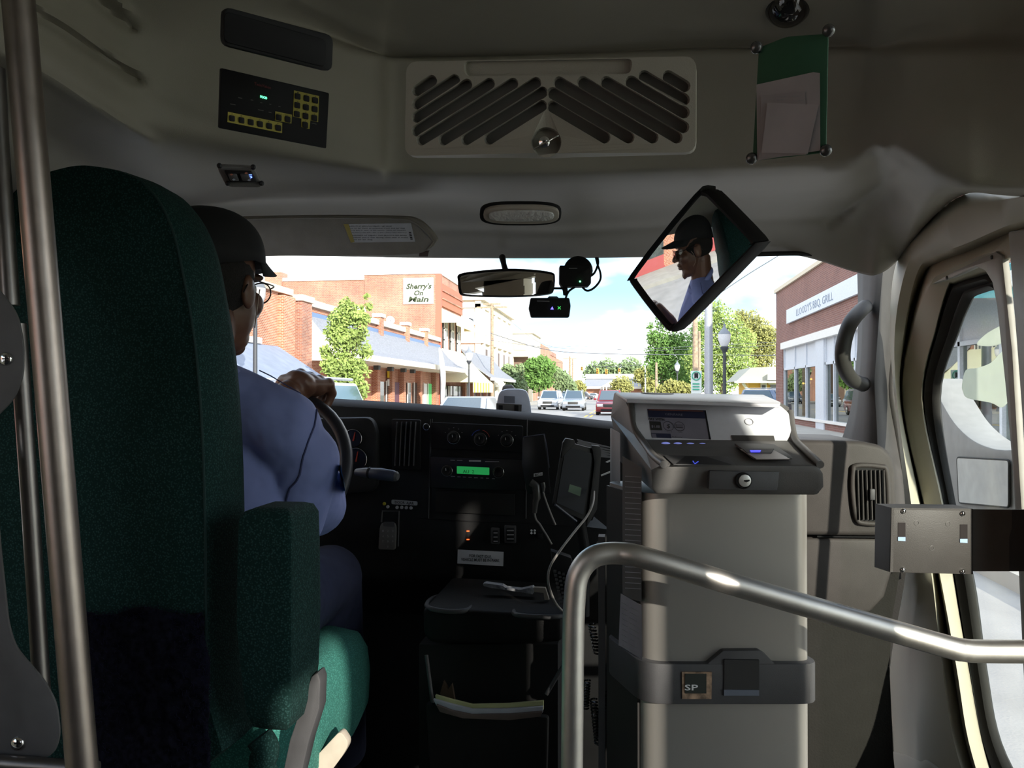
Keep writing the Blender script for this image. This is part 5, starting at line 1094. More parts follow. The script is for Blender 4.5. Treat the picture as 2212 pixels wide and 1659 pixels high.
# ---------------------------------------------------------------- the street outside
GZ = -1.55
def ysort(px, X): return onX(px, 848, X).y
asph = mat('pale_asphalt', (.30, .29, .275), .85, nz=(1.5, .12), bump=(60, .3, .01)); conc = mat('pale_concrete', (.36, .34, .30), .8, nz=(2, .1))
st('road', B().box((-11.5, -60, GZ-.2), (3.0, 420, GZ)), asph, 'sunlit pale asphalt street ahead')
st('pavement', B().box((-16, -60, GZ-.2), (-11.5, 420, GZ+.14)), conc, 'left concrete pavement below the shopfronts')
st('pavement', B().box((3.0, -60, GZ-.2), (8.2, 420, GZ+.14)), conc, 'right concrete pavement below the brick shop')
st('ground', B().box((8.2, 42, GZ-.2), (120, 420, GZ+.10)).box((-120, -60, GZ-.2), (-16, 420, GZ+.10)).box((8.2, -60, GZ-.2), (60, 42, GZ+.1)), mat('dry_grass', (.20, .24, .10), .95, nz=(.5, .3)), 'grassy ground beyond the shops')
ln = B()
for x in (-2.6, -2.25):
    for y in range(20, 240, 8): ln.box((x, y, GZ), (x+.14, y+(7.9 if y < 40 else 4.5), GZ+.006))
lno = ln.obj('road_marking', mat('yellow_road_paint', (.75, .52, .10), .7), bpy.data.objects['road']); lno['kind'] = 'stuff'
BR1 = mat('orange_red_brick', (.5, .2, .1), .85, build=bricks((.56, .20, .10), (.42, .13, .07), (.78, .56, .42)))
BR2 = mat('weathered_old_brick', (.5, .2, .1), .85, build=bricks((.55, .22, .13), (.36, .13, .09), (.62, .45, .36), stain=.35))
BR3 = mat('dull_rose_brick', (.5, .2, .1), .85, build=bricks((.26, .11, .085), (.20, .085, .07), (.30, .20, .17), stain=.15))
CREAM = mat('cream_stone', (.72, .66, .54), .75, nz=(1, .1)); COPE = mat('beige_coping', (.66, .58, .45), .8); WHT = mat('white_painted_trim', (.78, .76, .72), .6)
SHING = mat('grey_shingle', (.24, .25, .28), .85, nz=(8, .2), bump=(20, .5, .01)); SLATE = mat('blue_grey_canvas', (.22, .26, .34), .8, nz=(2, .1))
YEL = mat('pale_yellow_canvas', (.80, .76, .42), .7); DKIN = mat('dark_shop_window', (.05, .06, .06), .2, coat=.4, nz=(3, .5))
def bx(par, name, lo, hi, m, bevel=0, label=None): return B().box(lo, hi).obj(name, m, par, bevel=bevel, label=label)
def bld(name, label, loc): return thing(name, label, 'building', V(loc))
# 1 nearest brick storefront on the left
b1 = bld('brick_storefront', 'orange brick storefront nearest on the left with slate awning', (-16, 20, GZ))
y1 = ysort(600, -16); y2 = ysort(625, -16); y3 = ysort(653, -16)
bx(b1, 'wall', (-26, -25, GZ), (-16, y1, 4.65), BR1); bx(b1, 'pier', (-16.4, y1, GZ), (-15.7, y2, 4.55), BR1)
bx(b1, 'coping', (-26.2, -25, 4.65), (-15.8, y2, 4.95), COPE); bx(b1, 'end_pier', (-17.6, y2+.3, GZ), (-15.5, y3, 4.45), BR2); bx(b1, 'pier_cap', (-17.7, y2+.2, 4.45), (-15.4, y3+.1, 4.75), COPE)
for zz in (3.35, 1.9):
    for yy in (31.2, 33.4): bx(b1, 'brick_panel', (-16.03, yy, zz), (-15.97, yy+1.1, zz+.55), mat('deep_red_brick', (.42, .12, .07), .85, build=bricks((.45, .13, .07), (.38, .1, .06), (.6, .35, .25), .075, .22)))
sg = bx(b1, 'sign_board', (-15.95, 25.8, 1.7), (-15.8, 30.1, 3.2), mat('charcoal_sign', (.05, .055, .065), .6), label='dark sign board with white letters')
text('VIEW', sg, 'lettering', (-15.79, 27.2, 2.75), (0, 2.6, 0), (0, 0, .30), WHT); text('780', sg, 'lettering', (-15.79, 28.3, 2.0), (0, 1.5, 0), (0, 0, .38), WHT)
aw = B(); aw.add([(-15.95, 22, 2.1), (-15.95, 36.4, 2.15), (-13.3, 36.4, .45), (-13.3, 22, .4), (-15.95, 36.4, .45), (-15.95, 22, .4)], [[0, 1, 2, 3], [1, 4, 2], [0, 3, 5], [3, 2, 4, 5]])
aw.obj('awning', SLATE, b1); bx(b1, 'awning_valance', (-13.34, 22, .05), (-13.28, 36.4, .42), SLATE); bx(b1, 'band', (-16, 22, 2.15), (-15.85, 34.5, 2.42), WHT)
for yy in (-20, -12, -4, 2, 8, 14, 20): bx(b1, 'shop_window', (-16.05, yy, -.6), (-15.93, yy+4.4, 1.6), DKIN); bx(b1, 'bulkhead', (-16.02, yy, -1.4), (-15.9, yy+4.4, -.6), mat('red_bulkhead', (.42, .08, .08), .6))
# 2 low brick row with shingled canopy
b2 = bld('low_brick_row', 'low brick shop row with grey shingled canopy and doors', (-16, 55, GZ))
YA, YB = y3+.1, ysort(948, -16)
bx(b2, 'wall', (-26, YA, GZ), (-16, YB, 4.4), BR1); bx(b2, 'coping', (-26.1, YA, 4.4), (-15.8, YB, 4.75), COPE)
for px in (772, 816, 874, 915): yy = ysort(px, -16); bx(b2, 'pier', (-16.2, yy-.35, 3.6), (-15.7, yy+.35, 4.9), BR1); bx(b2, 'pier_cap', (-16.25, yy-.45, 4.9), (-15.6, yy+.45, 5.15), COPE)
bx(b2, 'flashing', (-16, YA, 3.85), (-15.85, YB, 4.12), mat('blue_flashing', (.12, .20, .36), .5))
cpy = B(); prof_ = [(-15.9, 3.95), (-15.1, 3.0), (-14.3, 2.35), (-13.1, 1.9)]
cpy.grid([[(x, yy, z) for x, z in prof_] for yy in (YA+.3, YB-.2)]); cpy.obj('canopy_roof', SHING, b2, solid=.08, clean='keep')
bx(b2, 'fascia', (-13.2, YA+.3, 1.62), (-13.05, YB-.2, 1.95), CREAM); bx(b2, 'soffit', (-16, YA+.3, 1.66), (-13.2, YB-.2, 1.70), CREAM)
B().prism([(x, YA+.28, z) for x, z in prof_]+[(-13.1, YA+.28, 1.62), (-15.95, YA+.28, 1.62)], (0, .06, 0)).obj('gable_end', mat('white_gable_board', (.80, .77, .70), .7), b2)
for pxa, pxb, m_ in ((818, 829, DKIN), (834, 843, DKIN), (851, 862, mat('plum_door', (.14, .06, .09), .6)), (880, 887, DKIN), (894, 901, DKIN), (915, 922, WHT), (924, 932, mat('green_door', (.12, .62, .18), .5))):
    ya, yb = ysort(pxa, -15.9), ysort(pxb, -15.9); f_ = bx(b2, 'doorway', (-16, ya, GZ+.14), (-15.88, yb, .72), m_)
    bx(f_, 'door_frame', (-15.9, ya-.08, GZ+.14), (-15.84, ya, .8), WHT)
for px in (838, 866, 893, 912): yy = ysort(px, -13.4); bx(b2, 'lantern', (-14.2, yy-.2, 1.3), (-13.9, yy+.2, 1.55), DARKTRIM)
for px in (812, 844, 869, 905, 938): yy = ysort(px, -15.8); bx(b2, 'brick_post', (-16, yy-.3, GZ), (-15.6, yy+.3, 1.66), BR1)
np_ = bx(b2, 'notice', (-15.9, ysort(836, -15.9), 1.0), (-15.8, ysort(846, -15.9), 1.45), mat('yellow_notice', (.7, .5, .03), .6)); bx(b2, 'notice', (-15.9, ysort(836, -15.9), .45), (-15.8, ysort(848, -15.9), .9), WHT)
# satellite dish on the low roof
sdh = thing('satellite_dish', 'round white dish on the low brick roof', 'dish', V((-17, ysort(843, -17), 4.75)))
B().lathe(V((-17, ysort(843, -17), 5.3)), (.5, -.8, .3), [(0, .32), (.02, .32), (-.05, .18), (-.07, .02)], 24).obj('dish', WHT, sdh, smooth=True); B().tube([(-17, ysort(843, -17), 4.75), (-17, ysort(843, -17), 5.3)], .04, 8).obj('mast', GREYP, sdh)
# 3 two storey brick building with painted sign
b3 = bld('two_storey_brick_building', 'tall brick building with white painted wall sign', (-24, 75, GZ))
YC = YB+.1; YD = ysort(996, -16)
xs_ = onY(787, 600, YC).x; xl = onY(610, 600, YC).x; xl2 = onY(574, 600, YC).x
bx(b3, 'wall', (xs_, YC, GZ), (-16, YD, 10.35), BR2); bx(b3, 'rear_wall', (xl-10, YC+.1, GZ), (xs_, YD, 9.95), BR2)
bx(b3, 'coping', (xs_-.1, YC-.1, 10.35), (-15.9, YD, 10.65), WHT); bx(b3, 'coping', (xl, YC, 9.95), (xs_, YD, 10.25), WHT); bx(b3, 'chimney_pier', (xl2, YC-.2, GZ), (xl, YC+1.2, 10.75), BR2)
bx(b3, 'corner_trim', (-16.3, YC-.05, GZ), (-15.85, YC+.5, 10.35), mat('red_brown_paint', (.42, .14, .09), .7))
bx(b3, 'front_band', (-16, YC+.5, 7.6), (-15.85, YD, 9.6), mat('rust_panel', (.46, .15, .09), .8)); 
for z in (8.2, 8.9): bx(b3, 'front_molding', (-15.9, YC+.5, z), (-15.75, YD, z+.12), BR2)
s0, s1 = onY(871, 601, YC-.12), onY(936, 656, YC-.12)
sb_ = bx(b3, 'painted_sign', (s0.x, YC-.12, s1.z), (s1.x, YC-.02, s0.z), mat('white_sign_board', (.86, .86, .84), .6), label="white board sign")
sl_g = mat('olive_sign_ink', (.03, .045, .015), .7)
for s_, xa, ya, xb in (("Sherry's", 877, 624, 931), ('On', 893, 638, 913), ('Main', 882, 652, 925)):
    a = onY(xa, ya, YC-.14); c = onY(xb, ya, YC-.14); text(s_, sb_, 'lettering', a, V((c.x-a.x, 0, 0)), V((.12, 0, .44)), sl_g, ext=.01, bold=.035)
for k in range(3):
    ya = YC+1.2+k*2.9; f_ = bx(b3, 'tall_window', (-16, ya, 3.6), (-15.85, ya+1.5, 6.7), DKIN)
    for z in (3.6, 4.6, 5.6, 6.6): bx(f_, 'muntin', (-15.86, ya, z), (-15.80, ya+1.5, z+.14), WHT)
    for yy in (ya, ya+.7, ya+1.4): bx(f_, 'muntin', (-15.86, yy, 3.6), (-15.80, yy+.12, 6.7), WHT)
def awning(par, ya, yb, zt_, zb_, out, m_, val=.3, name='awning'):
    B().add([(-15.9, ya, zt_), (-15.9, yb, zt_), (-16+out, yb, zb_), (-16+out, ya, zb_), (-15.9, yb, zb_), (-15.9, ya, zb_)], [[0, 1, 2, 3], [1, 4, 2], [0, 3, 5]]).obj(name, m_, par)
    bx(par, 'valance', (-16+out-.04, ya, zb_-val), (-16+out, yb, zb_), m_)
awning(b3, YC+.3, YD+1, 7.4, 6.1, 1.5, YEL, .25)
awning(b3, YC+.2, YD+1, 3.9, .9, 3.0, mat('cream_yellow_canvas', (.84, .80, .56), .7), .9)
for k in range(6): yy = YC+.4+k*1.5; bx(b3, 'valance_stripe', (-12.98, yy, .0), (-12.95, yy+.5, .9), mat('lemon_stripe', (.72, .72, .10), .7))
for k in range(4): ya = YC+.6+k*2.4; bx(b3, 'shop_window', (-16, ya, GZ+.3), (-15.86, ya+1.9, .6), DKIN)
# shop with grey shed roof next to it
b4 = bld('grey_roof_shop', 'brick shop with grey shed roof beyond the yellow awning', (-17, 88, GZ))
YE = YD+.1; YF = 98
bx(b4, 'wall', (-26, YE, GZ), (-16, YF, 4.2), BR1); B().grid([[(x, yy, z) for x, z in ((-16, 4.3), (-14.6, 2.6), (-13, 1.5))] for yy in (YE, YF)]).obj('shed_roof', SHING, b4, solid=.1, clean='keep'); bx(b4, 'fascia', (-13.1, YE, 1.2), (-12.95, YF, 1.5), WHT)
for k in range(5): bx(b4, 'brick_post', (-16, YE+k*4.2, GZ), (-15.6, YE+k*4.2+.7, 1.6), BR1); bx(b4, 'shop_window', (-16, YE+k*4.2+.9, GZ+.3), (-15.9, YE+k*4.2+3.8, .9), DKIN)
# clock tower building
b5 = bld('clock_tower', 'cream stone clock tower building beyond the brick shops', (-18, 105, GZ))
TX, T0, T1 = -17.3, 98.5, 126
bx(b5, 'tower_wall', (-24, T0, GZ), (TX, T1, 11.6), CREAM); 
for z, o in ((11.2, .5), (6.0, .35), (10.3, .2)): bx(b5, 'cornice', (-24.3, T0-o, z), (TX+o, T1, z+.5), CREAM)
for k in range(6): ya = T0+.3+k*5; bx(b5, 'pilaster', (TX, ya, GZ), (TX+.35, ya+1.0, 6.0), CREAM); bx(b5, 'pilaster', (TX, ya, 6.5), (TX+.3, ya+.9, 10.3), CREAM)
for k in range(5): ya = T0+1.8+k*5; bx(b5, 'tower_window', (TX-.05, ya, 1.8), (TX+.08, ya+2.6, 5.4), mat('shaded_opening', (.16, .12, .11), .8)); bx(b5, 'recessed_panel', (TX-.05, ya, 7.2), (TX+.06, ya+2.6, 9.8), mat('light_stone', (.78, .74, .64), .8))
bx(b5, 'side_window', (-19.4, T0-.06, 2.0), (-18.2, T0+.05, 5.0), mat('shaded_opening2', (.12, .10, .10), .8)); bx(b5, 'side_pilaster', (-18.0, T0-.2, GZ), (-17.3, T0, 11.2), CREAM)
ck = B().lathe((-18.62, T0-.05, 9.0), (0, -1, 0), [(0, .98), (.1, .98), (.14, .86)], 28).obj('clock_ring', CREAM, b5, smooth=True)
cf_ = B().lathe((-18.62, T0-.16, 9.0), (0, -1, 0), [(0, .84), (.06, .84)], 28).obj('clock_face', mat('pale_blue_dial', (.50, .60, .68), .5), b5)
for a, l_ in ((math.radians(-35), .62), (math.radians(-20), .45)): 
    d = V((math.cos(a), 0, math.sin(a))); B().prism([V((-18.62, T0-.24, 9))+d*-.08+V((0, 0, .04)), V((-18.62, T0-.24, 9))+d*l_+V((0, 0, .03)), V((-18.62, T0-.24, 9))+d*l_-V((0, 0, .03)), V((-18.62, T0-.24, 9))+d*-.08-V((0, 0, .04))], (0, -.03, 0)).obj('clock_hand', INK, cf_)
for k in range(10): B().lathe((TX+.7, T0+6+k*.75, 1.0), (0, 0, 1), [(0, .12), (.2, .2), (.4, .1), (.75, .14)], 8).obj('baluster', CREAM, b5)
bx(b5, 'balustrade_rail', (TX+.5, T0+5.6, 1.75), (TX+.9, T0+13.6, 1.95), CREAM); bx(b5, 'balustrade_base', (TX, T0+5.6, .7), (TX+1.0, T0+13.6, 1.0), CREAM)
b6 = bld('cream_porch_building', 'cream fronted building with porch and brick side behind the trees', (-15, 130, GZ))
bx(b6, 'porch_wall', (-19, 127.5, 5.6), (-14.3, 140, 9.2), CREAM); bx(b6, 'porch_column', (-14.9, 127.5, GZ), (-14.3, 128.5, 5.6), CREAM); bx(b6, 'porch_column', (-19, 127.5, GZ), (-17.3, 128.5, 5.6), CREAM); bx(b6, 'porch_cornice', (-19.2, 127.2, 9.2), (-14.0, 140, 9.7), CREAM)
bx(b6, 'porch_panel', (-18.3, 127.4, 6.6), (-15.3, 127.5, 8.4), mat('tan_panel', (.60, .52, .38), .8)); bx(b6, 'porch_recess', (-19, 129.5, GZ), (-14.9, 130, 5.6), mat('brown_recess', (.22, .15, .12), .9)); bx(b6, 'brick_wall', (-24, 140, GZ), (-15.6, 172, 9.2), BR1); bx(b6, 'parapet_step', (-16.4, 139.9, 9.2), (-15.5, 143, 9.9), BR1)
b7 = bld('far_brick_building', 'farthest orange brick building on the left above the trees', (-16, 190, GZ)); bx(b7, 'wall', (-26, 175, GZ), (-15.8, 212, 8.0), BR1); bx(b7, 'parapet', (-18, 175, 8.0), (-15.7, 190, 8.9), BR2)
# far building closing the street
b8 = bld('far_grey_roof_building', 'low building with grey roof and white fascia closing the street', (-8, 235, GZ))
def fy(x, y, Y=235): return onY(x, y, Y)
def quadbox(par, name, x0, y0, x1, y1, Y, dep, m_): a, c = fy(x0, y0, Y), fy(x1, y1, Y); return bx(par, name, (min(a.x, c.x), Y, min(a.z, c.z)), (max(a.x, c.x), Y+dep, max(a.z, c.z)), m_)
quadbox(b8, 'wall', 1262, 838, 1400, 862, 235, 20, BR1); quadbox(b8, 'fascia', 1265, 808, 1376, 818, 240, 10, WHT); quadbox(b8, 'eave', 1258, 835, 1402, 840, 233, 2, WHT)
B().prism([fy(1255, 836, 234), fy(1402, 836, 234), fy(1380, 817, 241), fy(1268, 817, 241)], (0, .5, 0)).obj('roof', SHING, b8)
B().prism([fy(1298, 836, 230), fy(1320, 822, 230), fy(1343, 836, 230)], (0, 3, 0)).obj('portico_gable', WHT, b8)
for x in (1302, 1309): quadbox(b8, 'column', x, 836, x+2.5, 866, 230, .3, WHT)
# right brick shop with white sign
b9 = bld('right_brick_shop', 'shaded brick shop on the right with long white sign', (8, 30, GZ))
RX = 7.5; R0 = ysort(1677, RX)
def ry(px, X=RX): return ysort(px, X)
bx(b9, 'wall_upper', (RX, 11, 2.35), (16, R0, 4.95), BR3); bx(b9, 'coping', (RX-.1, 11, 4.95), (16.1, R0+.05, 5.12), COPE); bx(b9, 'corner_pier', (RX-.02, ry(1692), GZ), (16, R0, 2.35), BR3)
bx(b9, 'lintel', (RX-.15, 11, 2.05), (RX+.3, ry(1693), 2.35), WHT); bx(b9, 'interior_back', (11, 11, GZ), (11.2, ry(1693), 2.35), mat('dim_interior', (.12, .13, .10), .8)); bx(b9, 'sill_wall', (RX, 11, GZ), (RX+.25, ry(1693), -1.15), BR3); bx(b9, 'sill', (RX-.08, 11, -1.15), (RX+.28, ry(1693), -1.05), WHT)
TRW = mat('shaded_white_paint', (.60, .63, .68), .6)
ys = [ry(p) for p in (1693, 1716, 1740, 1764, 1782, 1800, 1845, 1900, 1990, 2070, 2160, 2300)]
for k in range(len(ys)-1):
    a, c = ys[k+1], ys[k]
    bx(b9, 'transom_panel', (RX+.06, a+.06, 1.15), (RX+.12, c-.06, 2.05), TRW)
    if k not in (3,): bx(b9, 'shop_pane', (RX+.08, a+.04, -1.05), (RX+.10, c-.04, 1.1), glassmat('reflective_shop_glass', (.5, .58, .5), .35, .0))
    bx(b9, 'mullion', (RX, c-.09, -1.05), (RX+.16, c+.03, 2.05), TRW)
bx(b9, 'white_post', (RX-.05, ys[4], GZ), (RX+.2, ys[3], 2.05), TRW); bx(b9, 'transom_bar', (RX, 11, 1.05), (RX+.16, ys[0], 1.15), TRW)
sgn = bx(b9, 'long_sign', (RX-.12, ry(1905), 3.17), (RX-.01, ry(1705), 3.80), mat('pale_sign_board', (.66, .70, .76), .6), label='long white shop sign')
ya, yb = ry(1727), ry(1808); text("LLOODY'S BBQ, GRILL", sgn, 'lettering', (RX-.125, ya, 3.32), (0, yb-ya, 0), (0, 0, .30), mat('faded_slate_print', (.24, .30, .38), .7), ext=.002)
st_l = mat('amber_shop_light', (1, .5, .1), .5, em=3, emc=(1, .5, .12))
for i, (x, y) in enumerate(((1735, 828), (1741, 829), (1748, 827), (1752, 819), (1807, 827), (1763, 890))): B().ball(onX(x, y, RX+.7), .05, 8, 6).obj('lamp', st_l, b9)
awn = B().add([(RX, 17.2, 2.55), (RX, 20.6, 2.55), (RX-.9, 20.6, 1.85), (RX-.9, 17.2, 1.85), (RX, 20.6, 1.85), (RX, 17.2, 1.85)], [[0, 1, 2, 3], [1, 4, 2], [0, 3, 5]]).obj('teal_awning', mat('teal_canvas', (.13, .38, .40), .7), b9, label='teal shop awning')
bx(awn, 'valance', (RX-.93, 17.2, 1.45), (RX-.9, 20.6, 1.86), mat('grey_valance', (.25, .26, .27), .7))
text('Jonesonville', awn, 'lettering', (RX-.94, 20.5, 1.56), (0, -3.2, 0), (0, 0, .22), WINK, ext=.002)
# yellow railway depot behind the pole
b10 = bld('yellow_depot', 'small yellow depot with grey hipped roof right of the trees', (12, 72, GZ))
def q10(name, x0, y0, x1, y1, dep, m_, Y=70): return quadbox(b10, name, x0, y0, x1, y1, Y, dep, m_)
q10('wall', 1617, 823, 1740, 900, 6, mat('yellow_clapboard', (.80, .48, .10), .7)); q10('door', 1643, 826, 1657, 900, .1, WHT, 69.8); q10('window', 1664, 830, 1678, 846, .1, DKIN, 69.8); q10('trim', 1660, 828, 1682, 830.5, .15, WHT, 69.7); q10('door_glass', 1646, 832, 1654, 848, .1, DKIN, 69.6)
B().prism([onY(x, y, 69) for x, y in ((1590, 824), (1622, 794), (1760, 790), (1760, 824))], (0, 7, 0)).obj('roof', mat('grey_green_shingle', (.36, .36, .31), .85), b10); q10('eave', 1588, 823, 1760, 827, .6, WHT, 68.6); q10('dormer', 1660, 808, 1700, 821, 1, WHT, 68.4)
B().tube([onY(1605, 828, 69.5), onY(1618, 845, 69.8)], .12, 8).obj('bracket', WHT, b10)
# lamp posts, poles, sign, wires, signals
PB = mat('black_painted_post', (.05, .055, .065), .5); GLB = mat('frosted_acorn_globe', (.72, .72, .74), .3)
def lamp(px, Y, ytop, label):
    b = onY(px, 848, Y); tp_ = onY(px, ytop, Y).z; t = thing('street_lamp', label, 'street lamp', V((b.x, Y, GZ+.14)))
    x = b.x; s_ = (tp_-GZ)/5.4
    B().lathe((x, Y, GZ+.14), (0, 0, 1), [(0, .22), (.25, .2), (.4, .11), (.9, .08), (tp_-GZ-1.65*s_, .065)], 14).obj('post', PB, t, smooth=True)
    z0 = tp_-1.5*s_
    B().lathe((x, Y, z0), (0, 0, 1), [(-.1*s_, .09*s_), (.05*s_, .16*s_), (.1*s_, .2*s_), (.2*s_, .2*s_)], 16).obj('collar', PB, t, smooth=True)
    B().lathe((x, Y, z0+.2*s_), (0, 0, 1), [(0, .15*s_), (.12*s_, .22*s_), (.35*s_, .30*s_), (.62*s_, .31*s_)], 18).obj('globe', GLB, t, smooth=True)
    B().lathe((x, Y, z0+.82*s_), (0, 0, 1), [(0, .32*s_), (.12*s_, .26*s_), (.28*s_, .12*s_), (.4*s_, .05*s_), (.5*s_, .05*s_), (.54*s_, .02*s_), (.64*s_, .01*s_)], 18).obj('finial_cap', mat('grey_lamp_cap', (.20, .22, .25), .5), t, smooth=True)
lamp(551, 25.5, 575, 'near street lamp with acorn globe beside the driver cap'); lamp(1565, 37, 693, 'street lamp standing before the right hand trees'); lamp(1463, 88, 776, 'small distant street lamp between utility poles'); lamp(1013, 66, 744, 'distant street lamp before the yellow awning')
def pole(px, Y, ytop, r, m_, label, arms=()):
    b = onY(px, 848, Y); z = onY(px, ytop, Y).z; t = thing('utility_pole', label, 'pole', V((b.x, Y, GZ)))
    B().tube([(b.x, Y, GZ), (b.x, Y, z)], [r*1.15, r*.9], 12).obj('pole', m_, t, smooth=True)
    for yy, L_ in arms: za = onY(px, yy, Y).z; B().box((b.x-L_, Y-.15, za-.08), (b.x+L_, Y-.03, za+.08)).obj('crossarm', m_, t)
WOOD = mat('grey_brown_pole_wood', (.36, .27, .19), .9, nz=(6, .3)); GSTEEL = mat('galvanised_pole', (.42, .44, .48), .4, .4)
pole(1531, 30, 560, .145, GSTEEL, 'thick grey metal pole right of the big mirror'); pole(1502, 52, 560, .16, WOOD, 'brown wooden pole beside the metal pole'); pole(1511, 60, 715, .1, WOOD, 'short wooden pole behind the taller one')
pole(1063, 84, 655, .17, WOOD, 'wooden utility pole in front of the clock tower', ((664, 1.6), (657, .9))); pole(1231, 150, 770, .2, WOOD, 'far leftmost utility pole over the street', ((775, 1.2),)); pole(1237, 170, 775, .18, WOOD, 'far utility pole beside the leftmost one'); pole(1418, 86, 783, .13, WOOD, 'wooden pole carrying a traffic signal'); pole(1394, 140, 790, .12, GSTEEL, 'thin pale pole behind the fare box')
sgp = thing('bus_stop_sign', 'white sign with green ring on a post', 'sign', onY(1504, 880, 33))
B().prism([onY(x, y, 33) for x, y in ((1492, 801), (1516, 801), (1515, 850), (1493, 850))], (0, .03, 0)).obj('board', mat('white_sign_metal', (.8, .85, .82), .5), sgp); B().box((onY(1503, 850, 33).x-.03, 33.04, GZ), (onY(1503, 850, 33).x+.03, 33.09, onY(1503, 801, 33).z)).obj('post', GSTEEL, sgp)
B().tube([onY(1504+9*math.cos(a), 812+9*math.sin(a), 32.98) for a in [2*math.pi*i/20 for i in range(20)]], .02, 6, closed=True).obj('green_ring', mat('sign_green', (.05, .4, .25), .6), sgp); B().prism([onY(x, y, 32.98) for x, y in ((1500, 806), (1508, 806), (1508, 818), (1504, 815), (1500, 818))], (0, -.01, 0)).obj('symbol', INK, sgp)
for k in range(3): B().prism([onY(x, y+k*6, 32.98) for x, y in ((1496, 828), (1511, 828), (1511, 830.5), (1496, 830.5))], (0, -.01, 0)).obj('printed_mark', mat('sign_green', (.05, .4, .25)), sgp)
WIRE = mat('dark_wire', (.10, .11, .13), .6)
for i, (pts, nm) in enumerate(((((1060, 720), (1180, 755), (1300, 764), (1480, 766), (1700, 768)), 'lowest thick wire across the street'), (((1060, 735), (1180, 750), (1330, 756), (1460, 750), (1700, 738)), 'middle thin wire across the street'), (((1063, 660), (1170, 742), (1260, 748), (1400, 757), (1700, 745)), 'upper thin wire from the crossarm'), (((1560, 630), (1620, 590), (1700, 540), (1780, 480)), 'wire rising to the upper right of the windshield'))):
    o = B().tube(cr_pts([onY(x, y, 80-20*(i == 3)) for x, y in pts], 8), .035 if i in (0, 3) else .018, 6).obj('overhead_wire', WIRE, smooth=True); tag(o, nm, 'wire')
AMB = mat('amber_signal_housing', (.80, .36, .03), .5)
for i, (x, y, nm) in enumerate(((1257, 798, 'leftmost'), (1291, 802, 'second'), (1310, 803, 'third'), (1338, 802, 'fourth'), (1423, 799, 'far right'))):
    Y = 150; t = thing('traffic_signal', f'{nm} amber traffic signal over the far crossing', 'traffic signal', onY(x, y, Y), 'traffic signals over the crossing'); c = onY(x, y, Y)
    B().box((c.x-.2, Y, c.z-.5), (c.x+.2, Y+.25, c.z+.5)).obj('housing', AMB, t, bevel=.03)
    for k in range(3): B().lathe((c.x, Y, c.z+.32-.32*k), (0, -1, 0), [(0, .12), (.12, .13), (.12, .10)], 10).obj('lens_hood', mat('green_lamp', (.1, .8, .4), .4, em=2) if k == 2 and i in (0, 3) else mat('dark_hood', (.08, .04, .01), .6), t)
    B().tube([(c.x, Y+.1, c.z+.5), (c.x, Y+.1, c.z+1.05)], .04, 6).obj('hanger', WIRE, t)
o = B().tube(cr_pts([onY(x, y, 150) for x, y in ((1180, 780), (1257, 789), (1310, 792), (1360, 790), (1423, 785))], 6), .03, 6).obj('signal_wire', WIRE); tag(o, 'span wire carrying the row of traffic signals', 'wire')
# trees
def leafm(name, c): return mat(name, c, .7, nz=(1.2, .35), spec=.2)
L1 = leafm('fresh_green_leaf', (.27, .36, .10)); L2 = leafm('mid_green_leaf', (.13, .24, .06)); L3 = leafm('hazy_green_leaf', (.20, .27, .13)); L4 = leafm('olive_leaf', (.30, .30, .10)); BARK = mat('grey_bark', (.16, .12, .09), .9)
def tree(name, label, px, Y, blobs, n, size, m_, trunk=.1, cat='tree', group=None, seed=1):
    random.seed(seed); base = onY(px, 848, Y); t = thing(name, label, cat, V((base.x, Y, GZ+.1)), group)
    vs, fs = [], []; tot = sum(b[2]**2 for b in blobs); k = 0
    for bxp, byp, br in blobs:
        c = onY(bxp, byp, Y); R_ = br/F*Y
        for _ in range(int(n*br*br/tot)):
            d = V((random.gauss(0, 1), random.gauss(0, 1), random.gauss(0, 1))).normalized(); rr = R_*(random.random()**.45)*(1+.16*noise.noise(d*2.2+V((bxp, byp, 0)))*2)
            p = c+V((d.x*rr, d.y*rr, d.z*rr)); a = V((random.gauss(0, 1), random.gauss(0, 1), random.gauss(0, 1))).normalized(); b_ = a.orthogonal().normalized(); s_ = size*random.uniform(.6, 1.3)
            k = len(vs); vs += [p-a*s_, p+b_*s_*.55, p+a*s_, p-b_*s_*.55]; fs.append([k, k+1, k+2, k+3])
    g_ = B(); g_.v = vs; g_.f = fs; g_.mi = [0]*len(fs); o = g_.obj('leaves', m_, t, clean='keep'); o['kind'] = 'stuff'
    c0_ = onY(blobs[0][0], blobs[0][1], Y)
    tb_ = B().tube([(base.x, Y, GZ), (base.x, Y, (GZ+c0_.z)/2), (c0_.x, Y, c0_.z)], [trunk*1.3, trunk, trunk*.5], 10)
    for bxp, byp, br in blobs[1:6]: e_ = onY(bxp, byp, Y); tb_.tube([(base.x, Y, (GZ+c0_.z)/2), e_], [trunk*.6, trunk*.2], 6)
    tb_.obj('trunk', BARK, t, smooth=True)
tree('street_tree', 'young bright green street tree before the low brick row', 748, 33, [(748, 740, 36), (735, 690, 28), (765, 680, 26), (722, 720, 24), (776, 720, 22), (740, 800, 40), (770, 800, 30), (715, 790, 24), (765, 840, 34), (735, 840, 34), (796, 662, 10), (792, 640, 7), (748, 660, 18), (790, 760, 18), (705, 760, 16), (785, 690, 15)], 7500, .085, L1, .08, seed=2)
tree('street_tree', 'round mid green street tree in front of the far brick', 1165, 95, [(1165, 800, 26), (1150, 790, 18), (1182, 795, 20), (1160, 825, 22), (1180, 822, 18), (1145, 812, 14), (1170, 780, 14)], 4500, .2, L2, .12, seed=3)
